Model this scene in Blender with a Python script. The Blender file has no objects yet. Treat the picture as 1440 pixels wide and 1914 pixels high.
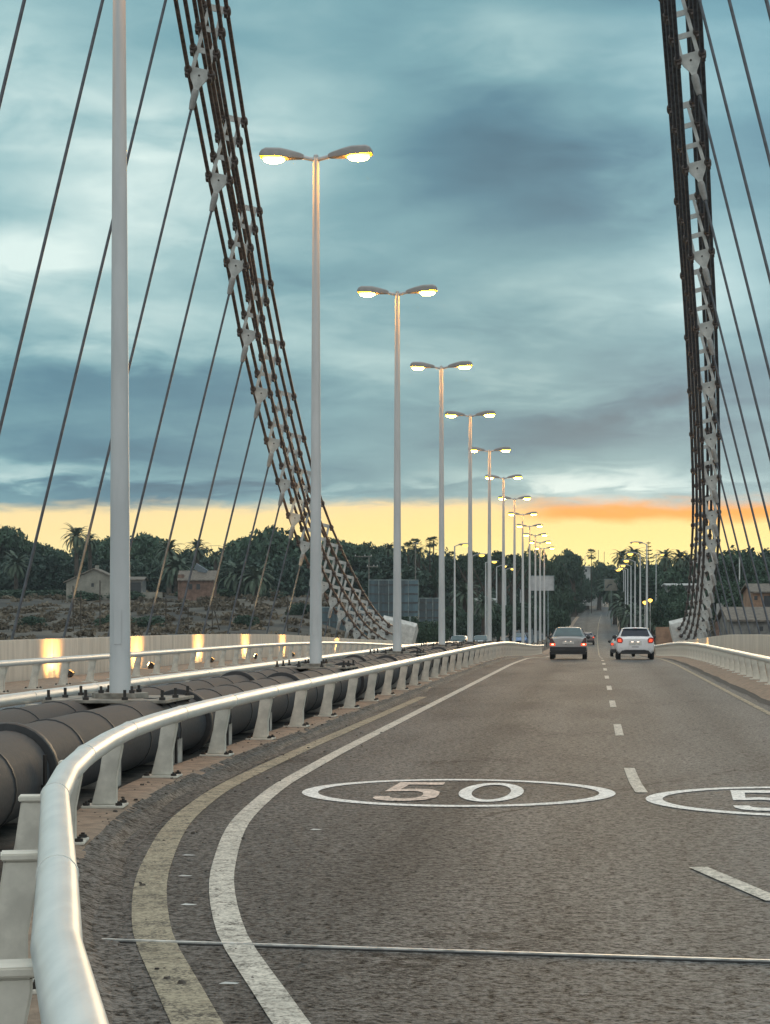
import bpy, bmesh, math, random
import numpy as np
from math import sin, cos, tan, atan, atan2, sqrt, pi, radians as R, exp
from mathutils import Vector, Matrix

random.seed(7)
C = bpy.context.scene.collection
SC = bpy.context.scene

# ------------------------------------------------------------------ camera
YAW = atan(392 / 3600)
SA, CA = sin(YAW), cos(YAW)
EYE = 1.65
FP, CX, HY = 3600.0, 720.0, 1162.0          # focal length in photo pixels, principal column, deck horizon row
cam = bpy.data.objects.new('camera', bpy.data.cameras.new('camera'))
C.objects.link(cam)
cam.location = (0, 0, EYE)
cam.rotation_euler = (R(90), 0, YAW)
cam.data.sensor_fit = 'HORIZONTAL'
cam.data.sensor_width = 36
cam.data.lens = 90
cam.data.shift_y = 205 / 1440
cam.data.clip_start = 0.1
cam.data.clip_end = 6000
SC.camera = cam
SC.view_settings.view_transform = 'Standard'
SC.view_settings.look = 'None'
SC.view_settings.exposure = 0.2
SC.view_settings.gamma = 1.0
SC.cycles.max_bounces = 5
SC.cycles.diffuse_bounces = 3
SC.cycles.glossy_bounces = 3
SC.cycles.sample_clamp_indirect = 4

# ------------------------------------------------------------------ sky
SUN_EL, SUN_AZ = R(5.0), R(4.0)             # low sun ahead, a little right of the road
world = bpy.data.worlds.new('World')
SC.world = world
world.use_nodes = True
wt = world.node_tree
wt.nodes.clear()


def N(tree, kind, **kw):
    n = tree.nodes.new(kind)
    for k, v in kw.items():
        setattr(n, k, v)
    return n


def setin(tree, sock, v):
    if hasattr(v, 'links'):
        tree.links.new(v, sock)
    elif isinstance(v, (tuple, list)) and len(v) == 3 and sock.type == 'RGBA':
        sock.default_value = (*v, 1)
    else:
        sock.default_value = v


def M(tree, op, a, b=0.0, c=0.0, clamp=False):
    n = N(tree, 'ShaderNodeMath', operation=op)
    n.use_clamp = clamp
    setin(tree, n.inputs[0], a)
    setin(tree, n.inputs[1], b)
    setin(tree, n.inputs[2], c)
    return n.outputs[0]


def SMOOTH(tree, v, a, b, lo=0.0, hi=1.0):
    n = N(tree, 'ShaderNodeMapRange', interpolation_type='SMOOTHSTEP')
    setin(tree, n.inputs['Value'], v)
    n.inputs['From Min'].default_value = a
    n.inputs['From Max'].default_value = b
    n.inputs['To Min'].default_value = lo
    n.inputs['To Max'].default_value = hi
    return n.outputs['Result']


def MIX(tree, f, a, b, blend='MIX'):
    n = N(tree, 'ShaderNodeMix', data_type='RGBA', blend_type=blend)
    setin(tree, n.inputs['Factor'], f)
    setin(tree, n.inputs['A'], a)
    setin(tree, n.inputs['B'], b)
    return [o for o in n.outputs if o.type == 'RGBA'][0]


def RAMP(tree, f, stops):
    n = N(tree, 'ShaderNodeValToRGB')
    e = n.color_ramp.elements
    while len(e) < len(stops):
        e.new(0.5)
    for i, (p, c) in enumerate(stops):
        e[i].position = p
        e[i].color = (*c, 1)
    setin(tree, n.inputs['Fac'], f)
    return n.outputs['Color']


def NOISE(tree, vec, scale, detail=3, rough=0.5, dist=0.0):
    n = N(tree, 'ShaderNodeTexNoise')
    setin(tree, n.inputs['Vector'], vec)
    n.inputs['Scale'].default_value = scale
    n.inputs['Detail'].default_value = detail
    n.inputs['Roughness'].default_value = rough
    n.inputs['Distortion'].default_value = dist
    return n.outputs['Fac']


def COMB(tree, x, y, z):
    n = N(tree, 'ShaderNodeCombineXYZ')
    for i, v in enumerate((x, y, z)):
        setin(tree, n.inputs[i], v)
    return n.outputs[0]


def build_sky():
    t = wt
    tc = N(t, 'ShaderNodeTexCoord')
    sep = N(t, 'ShaderNodeSeparateXYZ')
    t.links.new(tc.outputs['Generated'], sep.inputs[0])
    nx, ny, nz = sep.outputs
    dD = M(t, 'ADD', M(t, 'MULTIPLY', nx, -SA), M(t, 'MULTIPLY', ny, CA))
    dU = M(t, 'ADD', M(t, 'MULTIPLY', nx, CA), M(t, 'MULTIPLY', ny, SA))
    dDc = M(t, 'MAXIMUM', dD, 0.05)
    u = M(t, 'DIVIDE', dU, dDc)
    v = M(t, 'DIVIDE', nz, dDc)
    # cloud layer seen in perspective
    den = M(t, 'ADD', M(t, 'MAXIMUM', nz, 0.0), 0.16)
    p = COMB(t, M(t, 'DIVIDE', nx, den), M(t, 'DIVIDE', ny, den), 0.3)
    n1 = NOISE(t, p, 1.1, 5, 0.50, 0.4)
    n2 = NOISE(t, COMB(t, M(t, 'MULTIPLY', u, 5.0), M(t, 'MULTIPLY', v, 22.0), 1.7), 1.0, 4, 0.5, 0.3)
    n3 = NOISE(t, p, 5.5, 4, 0.55, 0.6)
    f = M(t, 'ADD', M(t, 'MULTIPLY', n1, 0.62), M(t, 'MULTIPLY', n2, 0.20))
    f = M(t, 'ADD', f, M(t, 'MULTIPLY', n3, 0.15))
    n4 = NOISE(t, p, 13.0, 6, 0.6, 1.0)
    f = M(t, 'ADD', f, M(t, 'MULTIPLY', M(t, 'SUBTRACT', n4, .5), 0.05))
    f = M(t, 'SUBTRACT', M(t, 'MULTIPLY', f, 2.05), 0.50)
    lumps = [  # brighter and darker masses of the overcast, (x, y, half widths, amount)
        (30, 475, 170, 42, .40), (60, 70, 260, 120, .26), (480, 200, 260, 160, .30), (1360, 520, 140, 90, .16), (1230, 60, 230, 90, .12), (250, 620, 200, 60, .16), (960, 70, 150, 110, .26), (560, 420, 330, 170, .13),
        (60, 888, 300, 22, .45), (1150, 900, 330, 20, .26), (640, 850, 260, 40, .12), (1180, 560, 200, 90, .12), (1300, 330, 120, 250, .10),
        (930, 300, 200, 120, -.30), (1080, 805, 260, 55, -.38), (150, 300, 260, 70, -.10), (250, 720, 300, 60, -.22), (560, 780, 200, 60, -.10), (1100, 420, 250, 70, -.12),
        (350, 920, 180, 22, -.10), (860, 630, 200, 40, -.08), (90, 690, 200, 30, -.14), (700, 918, 900, 14, -.16), (330, 830, 240, 25, -.1)]
    wob = M(t, 'MULTIPLY', M(t, 'SUBTRACT', n3, 0.5), 0.06)
    uw = M(t, 'ADD', u, wob)
    vw = M(t, 'ADD', v, M(t, 'MULTIPLY', wob, 0.5))
    for (px, py, sx, sy, amt) in lumps:
        a = M(t, 'MULTIPLY', M(t, 'SUBTRACT', uw, (px - CX) / FP), FP / sx)
        b = M(t, 'MULTIPLY', M(t, 'SUBTRACT', vw, (HY - py) / FP), FP / sy)
        e = M(t, 'ADD', M(t, 'MULTIPLY', a, a), M(t, 'MULTIPLY', b, b))
        g = M(t, 'EXPONENT', M(t, 'MULTIPLY', e, -1.0))
        f = M(t, 'ADD', f, M(t, 'MULTIPLY', g, amt))
    cloud = RAMP(t, f, [(0.0, (.046, .135, .205)), (0.25, (.086, .222, .300)), (0.48, (.175, .360, .415)), (0.68, (.330, .525, .550)), (0.95, (.68, .83, .80))])
    # colder blue towards the right
    cloud = MIX(t, SMOOTH(t, u, 0.05, 0.22, 0, .55), cloud, MIX(t, 1.0, cloud, (.80, .98, 1.12), 'MULTIPLY'))
    # clear strip below the overcast
    edge = M(t, 'ADD', v, M(t, 'MULTIPLY', M(t, 'SUBTRACT', n2, 0.5), 0.013))
    rag = NOISE(t, COMB(t, M(t, 'MULTIPLY', u, 40.0), M(t, 'MULTIPLY', v, 160.0), 9.0), 1.0, 5, .6, .5)
    edge = M(t, 'ADD', edge, M(t, 'MULTIPLY', M(t, 'SUBTRACT', rag, 0.5), 0.010))
    edge = M(t, 'ADD', edge, M(t, 'MULTIPLY', u, -0.012))
    glow = RAMP(t, M(t, 'MULTIPLY', v, 12.0), [(0.0, (.80, .80, .36)), (0.38, (.98, .84, .34)), (0.58, (1.02, .77, .31)), (0.8, (.98, .70, .35))])
    glow = MIX(t, SMOOTH(t, u, -.2, .08, .45, 0.0), glow, (.94, .78, .44))
    # orange cloud bank in the strip
    ob = M(t, 'ADD', v, M(t, 'MULTIPLY', M(t, 'SUBTRACT', NOISE(t, COMB(t, M(t, 'MULTIPLY', u, 26.0), M(t, 'MULTIPLY', v, 60.0), 4.0), 1.0, 3, .5), 0.5), 0.012))
    obank = M(t, 'MULTIPLY', SMOOTH(t, ob, .0495, .0560), SMOOTH(t, u, .055, .095))
    glow = MIX(t, M(t, 'MULTIPLY', obank, .9), glow, (.92, .34, .06))
    sky = MIX(t, SMOOTH(t, edge, .0575, .0665), glow, cloud)
    # unseen sky overhead and behind the viewer brightened and greyed to lift surfaces
    up = M(t, 'MAXIMUM', SMOOTH(t, nz, .36, .85), M(t, 'MULTIPLY', SMOOTH(t, M(t, 'MULTIPLY', dD, -1), -.2, .6), .9))
    bright = MIX(t, n1, (.62, .72, .78), (1.25, 1.30, 1.28))
    sky = MIX(t, up, sky, bright)
    # below the horizon
    sky = MIX(t, SMOOTH(t, nz, -.06, 0.0), (.10, .11, .10), sky)
    nish = N(t, 'ShaderNodeTexSky', sky_type='NISHITA')
    nish.sun_disc = False
    nish.sun_elevation = SUN_EL
    nish.sun_rotation = SUN_AZ
    nish.dust_density = 2.0
    b1 = N(t, 'ShaderNodeBackground')
    t.links.new(nish.outputs[0], b1.inputs['Color'])
    b1.inputs['Strength'].default_value = 0.05
    b2 = N(t, 'ShaderNodeBackground')
    t.links.new(sky, b2.inputs['Color'])
    b2.inputs['Strength'].default_value = 1.0
    mx = N(t, 'ShaderNodeMixShader')
    mx.inputs[0].default_value = 0.95
    t.links.new(b1.outputs[0], mx.inputs[1])
    t.links.new(b2.outputs[0], mx.inputs[2])
    out = N(t, 'ShaderNodeOutputWorld')
    t.links.new(mx.outputs[0], out.inputs['Surface'])


build_sky()

sun = bpy.data.objects.new('sun', bpy.data.lights.new('sun', 'SUN'))
C.objects.link(sun)
sun.data.energy = 0.6
sun.data.angle = R(14)
sun.data.color = (1.0, .72, .42)
sd = Vector((sin(SUN_AZ) * cos(SUN_EL), cos(SUN_AZ) * cos(SUN_EL), sin(SUN_EL)))
sun.rotation_euler = (-sd).to_track_quat('-Z', 'Y').to_euler()


# ------------------------------------------------------------------ place helpers
def W(px, py, D):
    """world point seen at photo pixel (px, py) at depth D"""
    u = (px - CX) / FP * D
    return Vector((u * CA - D * SA, u * SA + D * CA, EYE + (HY - py) / FP * D))


def XatY(px, Y):
    """lateral position at road station Y of something standing in photo column px"""
    r = (px - CX) / FP
    return Y * (CA * r - SA) / (CA + SA * r)


PROF = [(-60, 0), (0, 0), (40, 0), (70, 0), (90, -.10), (100, -.23), (110, -.39), (130, -.72), (160, -1.05), (200, -1.15), (250, -.85), (300, -.05), (350, 1.35),
        (450, 3.9), (520, 5.4), (600, 7.0), (700, 8.6), (900, 10)]


def hermite(tab, y):
    if y <= tab[0][0]:
        return tab[0][1]
    if y >= tab[-1][0]:
        return tab[-1][1]
    for i in range(len(tab) - 1):
        if tab[i][0] <= y <= tab[i + 1][0]:
            break
    x0, p0 = tab[i]
    x1, p1 = tab[i + 1]
    h = x1 - x0

    def slope(k):
        if k == 0 or k == len(tab) - 1:
            return 0
        a = (tab[k][1] - tab[k - 1][1]) / (tab[k][0] - tab[k - 1][0])
        b = (tab[k + 1][1] - tab[k][1]) / (tab[k + 1][0] - tab[k][0])
        return 0 if a * b <= 0 else 2 * a * b / (a + b)
    m0, m1 = slope(i) * h, slope(i + 1) * h
    s = (y - x0) / h
    return (2 * s**3 - 3 * s**2 + 1) * p0 + (s**3 - 2 * s**2 + s) * m0 + (-2 * s**3 + 3 * s**2) * p1 + (s**3 - s**2) * m1


BEND = [(-12, 8.6), (0, 4.45), (4.35, 3.05), (5.9, 2.57), (7.3, 2.13), (8.4, 1.79), (10.2, 1.26), (12.8, .72), (16.4, .24), (20, .05), (26, 0)]


def zp(y):
    return hermite(PROF, y)


def off(y):
    """lateral bend of the near bridge approach, and of the far road"""
    if y < 26:
        return hermite(BEND, y)
    if y > 250:
        return 4e-5 * (y - 250) ** 2
    return 0.0


def sm(x, a, b):
    t = min(1, max(0, (x - a) / (b - a)))
    return t * t * (3 - 2 * t)


GL = [(-200, -7), (60, -7), (105, -5), (140, -.9), (165, .6), (200, 1.9), (300, 5.6), (400, 8.3), (600, 11), (1000, 15), (2600, 22)]


def ground_z(x, y):
    g = hermite(GL, y - (0.11 * x if x < 0 else 0))
    g += .35 * sin(x * .09 + y * .05) + .25 * sin(x * .023 - y * .11 + 1.0)
    cxr = off(y) if y > 20 else 0
    w = 1 - sm(abs(x - cxr + 4.5), 12.5, 26)
    road = zp(y) - .14 - 6 * (1 - sm(y, 118, 156))
    return g * (1 - w) + road * w


# ------------------------------------------------------------------ mesh helpers
class MB:
    def __init__(s):
        s.v, s.f = [], []

    def add(s, vs, fs):
        b = len(s.v)
        s.v += [tuple(v) for v in vs]
        s.f += [tuple(i + b for i in f) for f in fs]
        return s

    def box(s, x0, x1, y0, y1, z0, z1, mtx=None):
        vs = [Vector((x, y, z)) for z in (z0, z1) for y in (y0, y1) for x in (x0, x1)]
        if mtx:
            vs = [mtx @ v for v in vs]
        return s.add(vs, [(0, 2, 3, 1), (4, 5, 7, 6), (0, 1, 5, 4), (2, 6, 7, 3), (0, 4, 6, 2), (1, 3, 7, 5)])

    def prism(s, poly, y0, y1, axis='y', mtx=None):
        """polygon of (a, b) extruded: axis 'y' -> (a, y, b); 'z' -> (a, b, z); 'x' -> (x, a, b)"""
        def P(a, b, t):
            v = Vector((a, t, b)) if axis == 'y' else Vector((a, b, t)) if axis == 'z' else Vector((t, a, b))
            return mtx @ v if mtx else v
        n = len(poly)
        vs = [P(a, b, y0) for a, b in poly] + [P(a, b, y1) for a, b in poly]
        fs = [tuple(range(n)), tuple(range(2 * n - 1, n - 1, -1))] + [(i, i + n, (i + 1) % n + n, (i + 1) % n) for i in range(n)]
        return s.add(vs, fs)

    def tube(s, pts, r, n=10, cap=True):
        pts = [Vector(p) for p in pts]
        rs = r if isinstance(r, (list, tuple)) else [r] * len(pts)
        rings = []
        up = None
        for i, p in enumerate(pts):
            d = (pts[min(i + 1, len(pts) - 1)] - pts[max(i - 1, 0)]).normalized()
            if up is None:
                up = Vector((0, 0, 1)) if abs(d.z) < .9 else Vector((1, 0, 0))
            a = d.cross(up).normalized()
            b = a.cross(d).normalized()
            up = b
            rings.append([p + rs[i] * (cos(2 * pi * k / n) * a + sin(2 * pi * k / n) * b) for k in range(n)])
        vs = [v for ring in rings for v in ring]
        fs = []
        for i in range(len(pts) - 1):
            for k in range(n):
                fs.append((i * n + k, i * n + (k + 1) % n, (i + 1) * n + (k + 1) % n, (i + 1) * n + k))
        if cap:
            fs.append(tuple(range(n - 1, -1, -1)))
            fs.append(tuple((len(pts) - 1) * n + k for k in range(n)))
        return s.add(vs, fs)

    def lathe(s, prof, c=(0, 0, 0), n=16, mtx=None):
        """profile of (radius, z) turned about z"""
        vs, fs = [], []
        for r, z in prof:
            for k in range(n):
                v = Vector((c[0] + r * cos(2 * pi * k / n), c[1] + r * sin(2 * pi * k / n), c[2] + z))
                vs.append(mtx @ v if mtx else v)
        for i in range(len(prof) - 1):
            for k in range(n):
                fs.append((i * n + k, i * n + (k + 1) % n, (i + 1) * n + (k + 1) % n, (i + 1) * n + k))
        fs.append(tuple(range(n - 1, -1, -1)))
        fs.append(tuple((len(prof) - 1) * n + k for k in range(n)))
        return s.add(vs, fs)

    def loft(s, rings, cap=True):
        n = len(rings[0])
        vs = [v for r in rings for v in r]
        fs = [(i * n + k, i * n + (k + 1) % n, (i + 1) * n + (k + 1) % n, (i + 1) * n + k) for i in range(len(rings) - 1) for k in range(n)]
        if cap:
            fs.append(tuple(range(n - 1, -1, -1)))
            fs.append(tuple((len(rings) - 1) * n + k for k in range(n)))
        return s.add(vs, fs)

    def mesh(s, name, material, smooth=None, bevel=0.0):
        me = bpy.data.meshes.new(name)
        me.from_pydata(s.v, [], s.f)
        bm = bmesh.new()
        bm.from_mesh(me)
        bmesh.ops.recalc_face_normals(bm, faces=bm.faces)
        if bevel:
            bmesh.ops.bevel(bm, geom=[e for e in bm.edges if len(e.link_faces) == 2 and e.calc_face_angle(0) > .6], offset=bevel, segments=2, affect='EDGES',
                            clamp_overlap=True)
        bm.to_mesh(me)
        bm.free()
        if smooth is not None:
            me.shade_smooth()
            me.set_sharp_from_angle(angle=R(smooth))
        if material:
            me.materials.append(material)
        return me

    def build(s, name, material, parent=None, smooth=None, bevel=0.0, loc=None):
        return place(s.mesh(name, material, smooth, bevel), name, parent, loc)


def place(me, name, parent=None, loc=None, rot=None, scale=None):
    o = bpy.data.objects.new(name, me)
    C.objects.link(o)
    if parent:
        o.parent = parent
    if loc is not None:
        o.location = loc
    if rot is not None:
        o.rotation_euler = rot
    if scale is not None:
        o.scale = scale
    return o


def tag(o, label, cat, group=None, kind='thing'):
    o['label'] = label
    o['category'] = cat
    if group:
        o['group'] = group
    o['kind'] = kind
    return o


def thing(name, label, cat, loc=(0, 0, 0), rz=0.0, group=None):
    o = bpy.data.objects.new(name, None)
    o.empty_display_size = .2
    C.objects.link(o)
    o.location = loc
    o.rotation_euler = (0, 0, rz)
    return tag(o, label, cat, group)


def struct(o, label=None, cat=None):
    o['kind'] = 'structure'
    if label:
        o['label'] = label
        o['category'] = cat
    return o


def dup(root, loc, rz=None, label=None, scale=None):
    r = root.copy()
    C.objects.link(r)
    r.location = loc
    if rz is not None:
        r.rotation_euler = (0, 0, rz)
    if scale is not None:
        r.scale = (scale,) * 3 if isinstance(scale, (int, float)) else scale
    if label:
        r['label'] = label
    for ch in list(root.children):
        c = ch.copy()
        C.objects.link(c)
        c.parent = r
        for g in list(ch.children):
            d = g.copy()
            C.objects.link(d)
            d.parent = c
    return r


ORD = ['nearest', 'second', 'third', 'fourth', 'fifth', 'sixth', 'seventh', 'eighth', 'ninth', 'tenth', 'eleventh', 'twelfth', 'thirteenth', 'fourteenth',
       'fifteenth', 'sixteenth', 'seventeenth', 'eighteenth', 'nineteenth', 'twentieth', 'twenty-first', 'twenty-second']


# ------------------------------------------------------------------ materials
def mat(name, col, rough=.6, metal=0.0, var=.15, scale=3.0, bump=0.0, bscale=40.0, col2=None, spec=.5, coords='Object', stretch=None, detail=4):
    m = bpy.data.materials.new(name)
    m.use_nodes = True
    t = m.node_tree
    b = t.nodes['Principled BSDF']
    b.inputs['Metallic'].default_value = metal
    b.inputs['Specular IOR Level'].default_value = spec
    tc = N(t, 'ShaderNodeTexCoord')
    vec = tc.outputs[coords]
    if stretch:
        mp = N(t, 'ShaderNodeMapping')
        mp.inputs['Scale'].default_value = stretch
        t.links.new(vec, mp.inputs['Vector'])
        vec = mp.outputs[0]
    n = NOISE(t, vec, scale, detail, .6)
    c2 = col2 or tuple(c * (1 - 2 * var) for c in col)
    c1 = tuple(c * (1 + var) for c in col) if not col2 else col
    c = MIX(t, SMOOTH(t, n, .32, .68), c2, c1)
    t.links.new(c, b.inputs['Base Color'])
    r = M(t, 'ADD', M(t, 'MULTIPLY', n, .2), rough - .1)
    t.links.new(r, b.inputs['Roughness'])
    if bump:
        bp = N(t, 'ShaderNodeBump')
        bp.inputs['Strength'].default_value = bump
        bp.inputs['Distance'].default_value = .02
        t.links.new(NOISE(t, vec, bscale, 3, .6), bp.inputs['Height'])
        t.links.new(bp.outputs[0], b.inputs['Normal'])
    return m


def emit(name, col, strength):
    m = bpy.data.materials.new(name)
    m.use_nodes = True
    t = m.node_tree
    t.nodes.clear()
    e = N(t, 'ShaderNodeEmission')
    e.inputs['Color'].default_value = (*col, 1)
    e.inputs['Strength'].default_value = strength
    o = N(t, 'ShaderNodeOutputMaterial')
    t.links.new(e.outputs[0], o.inputs['Surface'])
    return m


def asphalt(name, col, blue):
    m = bpy.data.materials.new(name)
    m.use_nodes = True
    t = m.node_tree
    b = t.nodes['Principled BSDF']
    tc = N(t, 'ShaderNodeTexCoord')
    vec = tc.outputs['Object']
    sp = N(t, 'ShaderNodeSeparateXYZ')
    t.links.new(vec, sp.inputs[0])
    grain = NOISE(t, vec, 30, 2, .7)
    grain2 = NOISE(t, vec, 12, 4, .75)
    patch = NOISE(t, COMB(t, M(t, 'MULTIPLY', sp.outputs[0], .55), M(t, 'MULTIPLY', sp.outputs[1], .12), 0), 1.0, 5, .6, .3)
    blot = NOISE(t, COMB(t, sp.outputs[0], M(t, 'MULTIPLY', sp.outputs[1], .35), 3), .9, 4, .6)
    g = M(t, 'ADD', M(t, 'MULTIPLY', SMOOTH(t, grain, .40, .62), 1.05), M(t, 'MULTIPLY', SMOOTH(t, grain2, .40, .60), .80))
    g = M(t, 'ADD', g, .12)
    c = MIX(t, SMOOTH(t, patch, .33, .67), tuple(x * .62 for x in col), tuple(x * 1.22 for x in col))
    c = MIX(t, SMOOTH(t, blot, .56, .72, 0, .30), c, tuple(x * .45 for x in col))
    # colder blue-grey towards the right-hand lane
    c = MIX(t, SMOOTH(t, M(t, 'ADD', sp.outputs[0], M(t, 'MULTIPLY', patch, 1.5)), .4, 3.0, 0, .65), c, blue)
    # polished wheel tracks and a darker oil line along each lane
    for xc, wd, k_ in ((-1.42, .28, -.22), (-2.25, .26, .10), (-.62, .26, .10), (2.0, .30, -.20), (1.2, .26, .09), (2.85, .26, .09)):
        q_ = M(t, 'DIVIDE', M(t, 'SUBTRACT', M(t, 'ADD', sp.outputs[0], M(t, 'MULTIPLY', M(t, 'SUBTRACT', patch, .5), .9)), xc), wd)
        g = M(t, 'MULTIPLY', g, M(t, 'ADD', 1.0, M(t, 'MULTIPLY', M(t, 'EXPONENT', M(t, 'MULTIPLY', M(t, 'MULTIPLY', q_, q_), -1.0)), k_)))
    # hairline cracks
    vo = N(t, 'ShaderNodeTexVoronoi', feature='DISTANCE_TO_EDGE')
    wv = M(t, 'MULTIPLY', M(t, 'SUBTRACT', NOISE(t, vec, 2.5, 5, .7), .5), 1.1)
    t.links.new(COMB(t, M(t, 'ADD', M(t, 'MULTIPLY', sp.outputs[0], .42), wv), M(t, 'ADD', M(t, 'MULTIPLY', sp.outputs[1], .17), wv), 0), vo.inputs['Vector'])
    vo.inputs['Scale'].default_value = 1.0
    crack = M(t, 'MULTIPLY', SMOOTH(t, vo.outputs['Distance'], .004, .013, 1, 0), SMOOTH(t, blot, .42, .55))
    g = M(t, 'MULTIPLY', g, M(t, 'SUBTRACT', 1.0, M(t, 'MULTIPLY', crack, .55)))
    gr = COMB(t, g, g, g)
    c = MIX(t, 1.0, c, gr, 'MULTIPLY')
    t.links.new(c, b.inputs['Base Color'])
    t.links.new(M(t, 'ADD', M(t, 'MULTIPLY', grain, .2), .56), b.inputs['Roughness'])
    t.links.new(M(t, 'MULTIPLY', g, .26), b.inputs['Specular IOR Level'])
    bp = N(t, 'ShaderNodeBump')
    bp.inputs['Strength'].default_value = .8
    bp.inputs['Distance'].default_value = .012
    t.links.new(M(t, 'ADD', grain, grain2), bp.inputs['Height'])
    t.links.new(bp.outputs[0], b.inputs['Normal'])
    return m


def worn_paint(name, col, under, wear=.45, sc=7.0):
    m = bpy.data.materials.new(name)
    m.use_nodes = True
    t = m.node_tree
    b = t.nodes['Principled BSDF']
    tc = N(t, 'ShaderNodeTexCoord')
    vec = tc.outputs['Object']
    a = NOISE(t, vec, sc, 6, .75)
    g = NOISE(t, vec, 60, 3, .7)
    k = M(t, 'ADD', M(t, 'MULTIPLY', a, .6), M(t, 'MULTIPLY', g, .4))
    c = MIX(t, SMOOTH(t, k, wear - .07, wear + .07), under, col)
    c = MIX(t, SMOOTH(t, NOISE(t, vec, 1.2, 4, .6), .4, .7, 0, .35), c, tuple(x * .55 for x in col))
    gg = M(t, 'ADD', .55, M(t, 'ADD', M(t, 'MULTIPLY', SMOOTH(t, NOISE(t, vec, 30, 2, .7), .36, .60), .4), M(t, 'MULTIPLY', SMOOTH(t, NOISE(t, vec, 12, 4, .75), .38, .60), .25)))
    c = MIX(t, 1.0, c, COMB(t, gg, gg, gg), 'MULTIPLY')
    t.links.new(c, b.inputs['Base Color'])
    b.inputs['Roughness'].default_value = .75
    b.inputs['Specular IOR Level'].default_value = .2
    bp = N(t, 'ShaderNodeBump')
    bp.inputs['Strength'].default_value = .5
    bp.inputs['Distance'].default_value = .01
    t.links.new(g, bp.inputs['Height'])
    t.links.new(bp.outputs[0], b.inputs['Normal'])
    return m


def pipe_mat():
    m = bpy.data.materials.new('black_pipe')
    m.use_nodes = True
    t = m.node_tree
    b = t.nodes['Principled BSDF']
    tc = N(t, 'ShaderNodeTexCoord')
    geo = N(t, 'ShaderNodeNewGeometry')
    sp = N(t, 'ShaderNodeSeparateXYZ')
    t.links.new(geo.outputs['Normal'], sp.inputs[0])
    n = NOISE(t, tc.outputs['Object'], 3.0, 5, .65)
    n2 = NOISE(t, tc.outputs['Object'], 25, 4, .6)
    # dust lies on the upper side of the pipe
    dust = M(t, 'ADD', sp.outputs[2], M(t, 'MULTIPLY', M(t, 'SUBTRACT', n, .5), .8))
    c = MIX(t, SMOOTH(t, dust, .15, .85), (.028, .033, .040), MIX(t, n2, (.040, .036, .033), (.080, .070, .062)))
    t.links.new(c, b.inputs['Base Color'])
    t.links.new(M(t, 'ADD', M(t, 'MULTIPLY', n2, .3), .58), b.inputs['Roughness'])
    bp = N(t, 'ShaderNodeBump')
    bp.inputs['Strength'].default_value = .25
    bp.inputs['Distance'].default_value = .01
    t.links.new(n2, bp.inputs['Height'])
    t.links.new(bp.outputs[0], b.inputs['Normal'])
    return m


ASPH = (.083, .077, .069)
m_road = asphalt('asphalt', ASPH, (.072, .082, .089))
m_road2 = asphalt('old_asphalt', (.10, .115, .125), (.09, .11, .125))
m_line = worn_paint('road_paint', (.58, .54, .46), (.10, .092, .08), .44)
m_oldline = worn_paint('faded_road_paint', (.37, .325, .235), (.085, .077, .066), .46, 5)
m_mark = worn_paint('marking_paint', (.80, .78, .73), (.13, .12, .11), .37)
m_mark5 = worn_paint('rubbed_marking_paint', (.70, .57, .48), (.13, .115, .10), .43, 9)
m_kerb = mat('sandy_kerb_concrete', (.29, .215, .155), .95, var=.16, scale=7, bump=.35, bscale=60, detail=10)
m_kerbface = mat('dirty_kerb', (.098, .086, .072), .95, bump=.9, bscale=45, detail=10, scale=14, col2=(.048, .044, .039))
m_conc = mat('parapet_concrete', (.56, .51, .43), .75, var=.10, scale=1.2, stretch=(1, 3, .35), bump=.15, detail=6)
m_cblock = mat('support_concrete', (.38, .36, .32), .85, var=.25, scale=5, bump=.3)
m_rail = mat('rail_paint', (.64, .65, .61), .34, var=.05, scale=5, stretch=(3, .5, 3), detail=10, spec=.5)
m_post = mat('post_paint', (.62, .59, .51), .55, var=.12, scale=4, detail=7)
m_pole = mat('pole_paint', (.47, .48, .475), .45, var=.06, scale=1.5, stretch=(2, 2, .5))
m_lampbody = mat('lamp_housing', (.27, .255, .24), .5, var=.1)
m_steel = mat('plate_steel', (.26, .235, .195), .6, .3, var=.25, scale=5, detail=7)
m_bolt = mat('dark_bolt', (.035, .03, .027), .6, .4, var=.2)
m_pipe = pipe_mat()
m_collar = mat('black_collar', (.022, .022, .023), .55, var=.2, scale=6)
m_strand = mat('rusty_lamplit_strand', (.165, .112, .088), .55, .3, var=.3, scale=6)  # rust with orange lamplight put into the colour, left cable only
m_strand2 = mat('dark_strand', (.085, .085, .10), .55, .3, var=.25, scale=6)
m_clampm = mat('clamp_casting', (.10, .078, .068), .6, .3, var=.3)
m_plate = mat('white_plate', (.50, .51, .48), .55, var=.12, scale=3, detail=6)
m_hang = mat('hanger_steel', (.095, .102, .115), .5, .25, var=.15)
m_socket = mat('socket_paint', (.30, .29, .27), .5, .1, var=.15)
m_lens = emit('sodium_lens', (1.0, .42, .08), 170)
m_rimlens = emit('sodium_lens_rim', (1.0, .36, .002), 330)
m_amber = emit('amber_lens', (1.0, .62, .10), 3)
m_low = emit('low_amber_lens', (1.0, .52, .08), 4)
m_flood = emit('flood_lens', (1.0, .66, .26), 40)
m_dirt = mat('median_dirt', (.075, .062, .05), .95, var=.4, scale=3, bump=.8, bscale=18, detail=8)
m_joint = mat('joint_steel', (.62, .61, .57), .4, .15, var=.2, scale=9)
m_rubber = mat('joint_rubber', (.015, .015, .015), .8)


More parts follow.
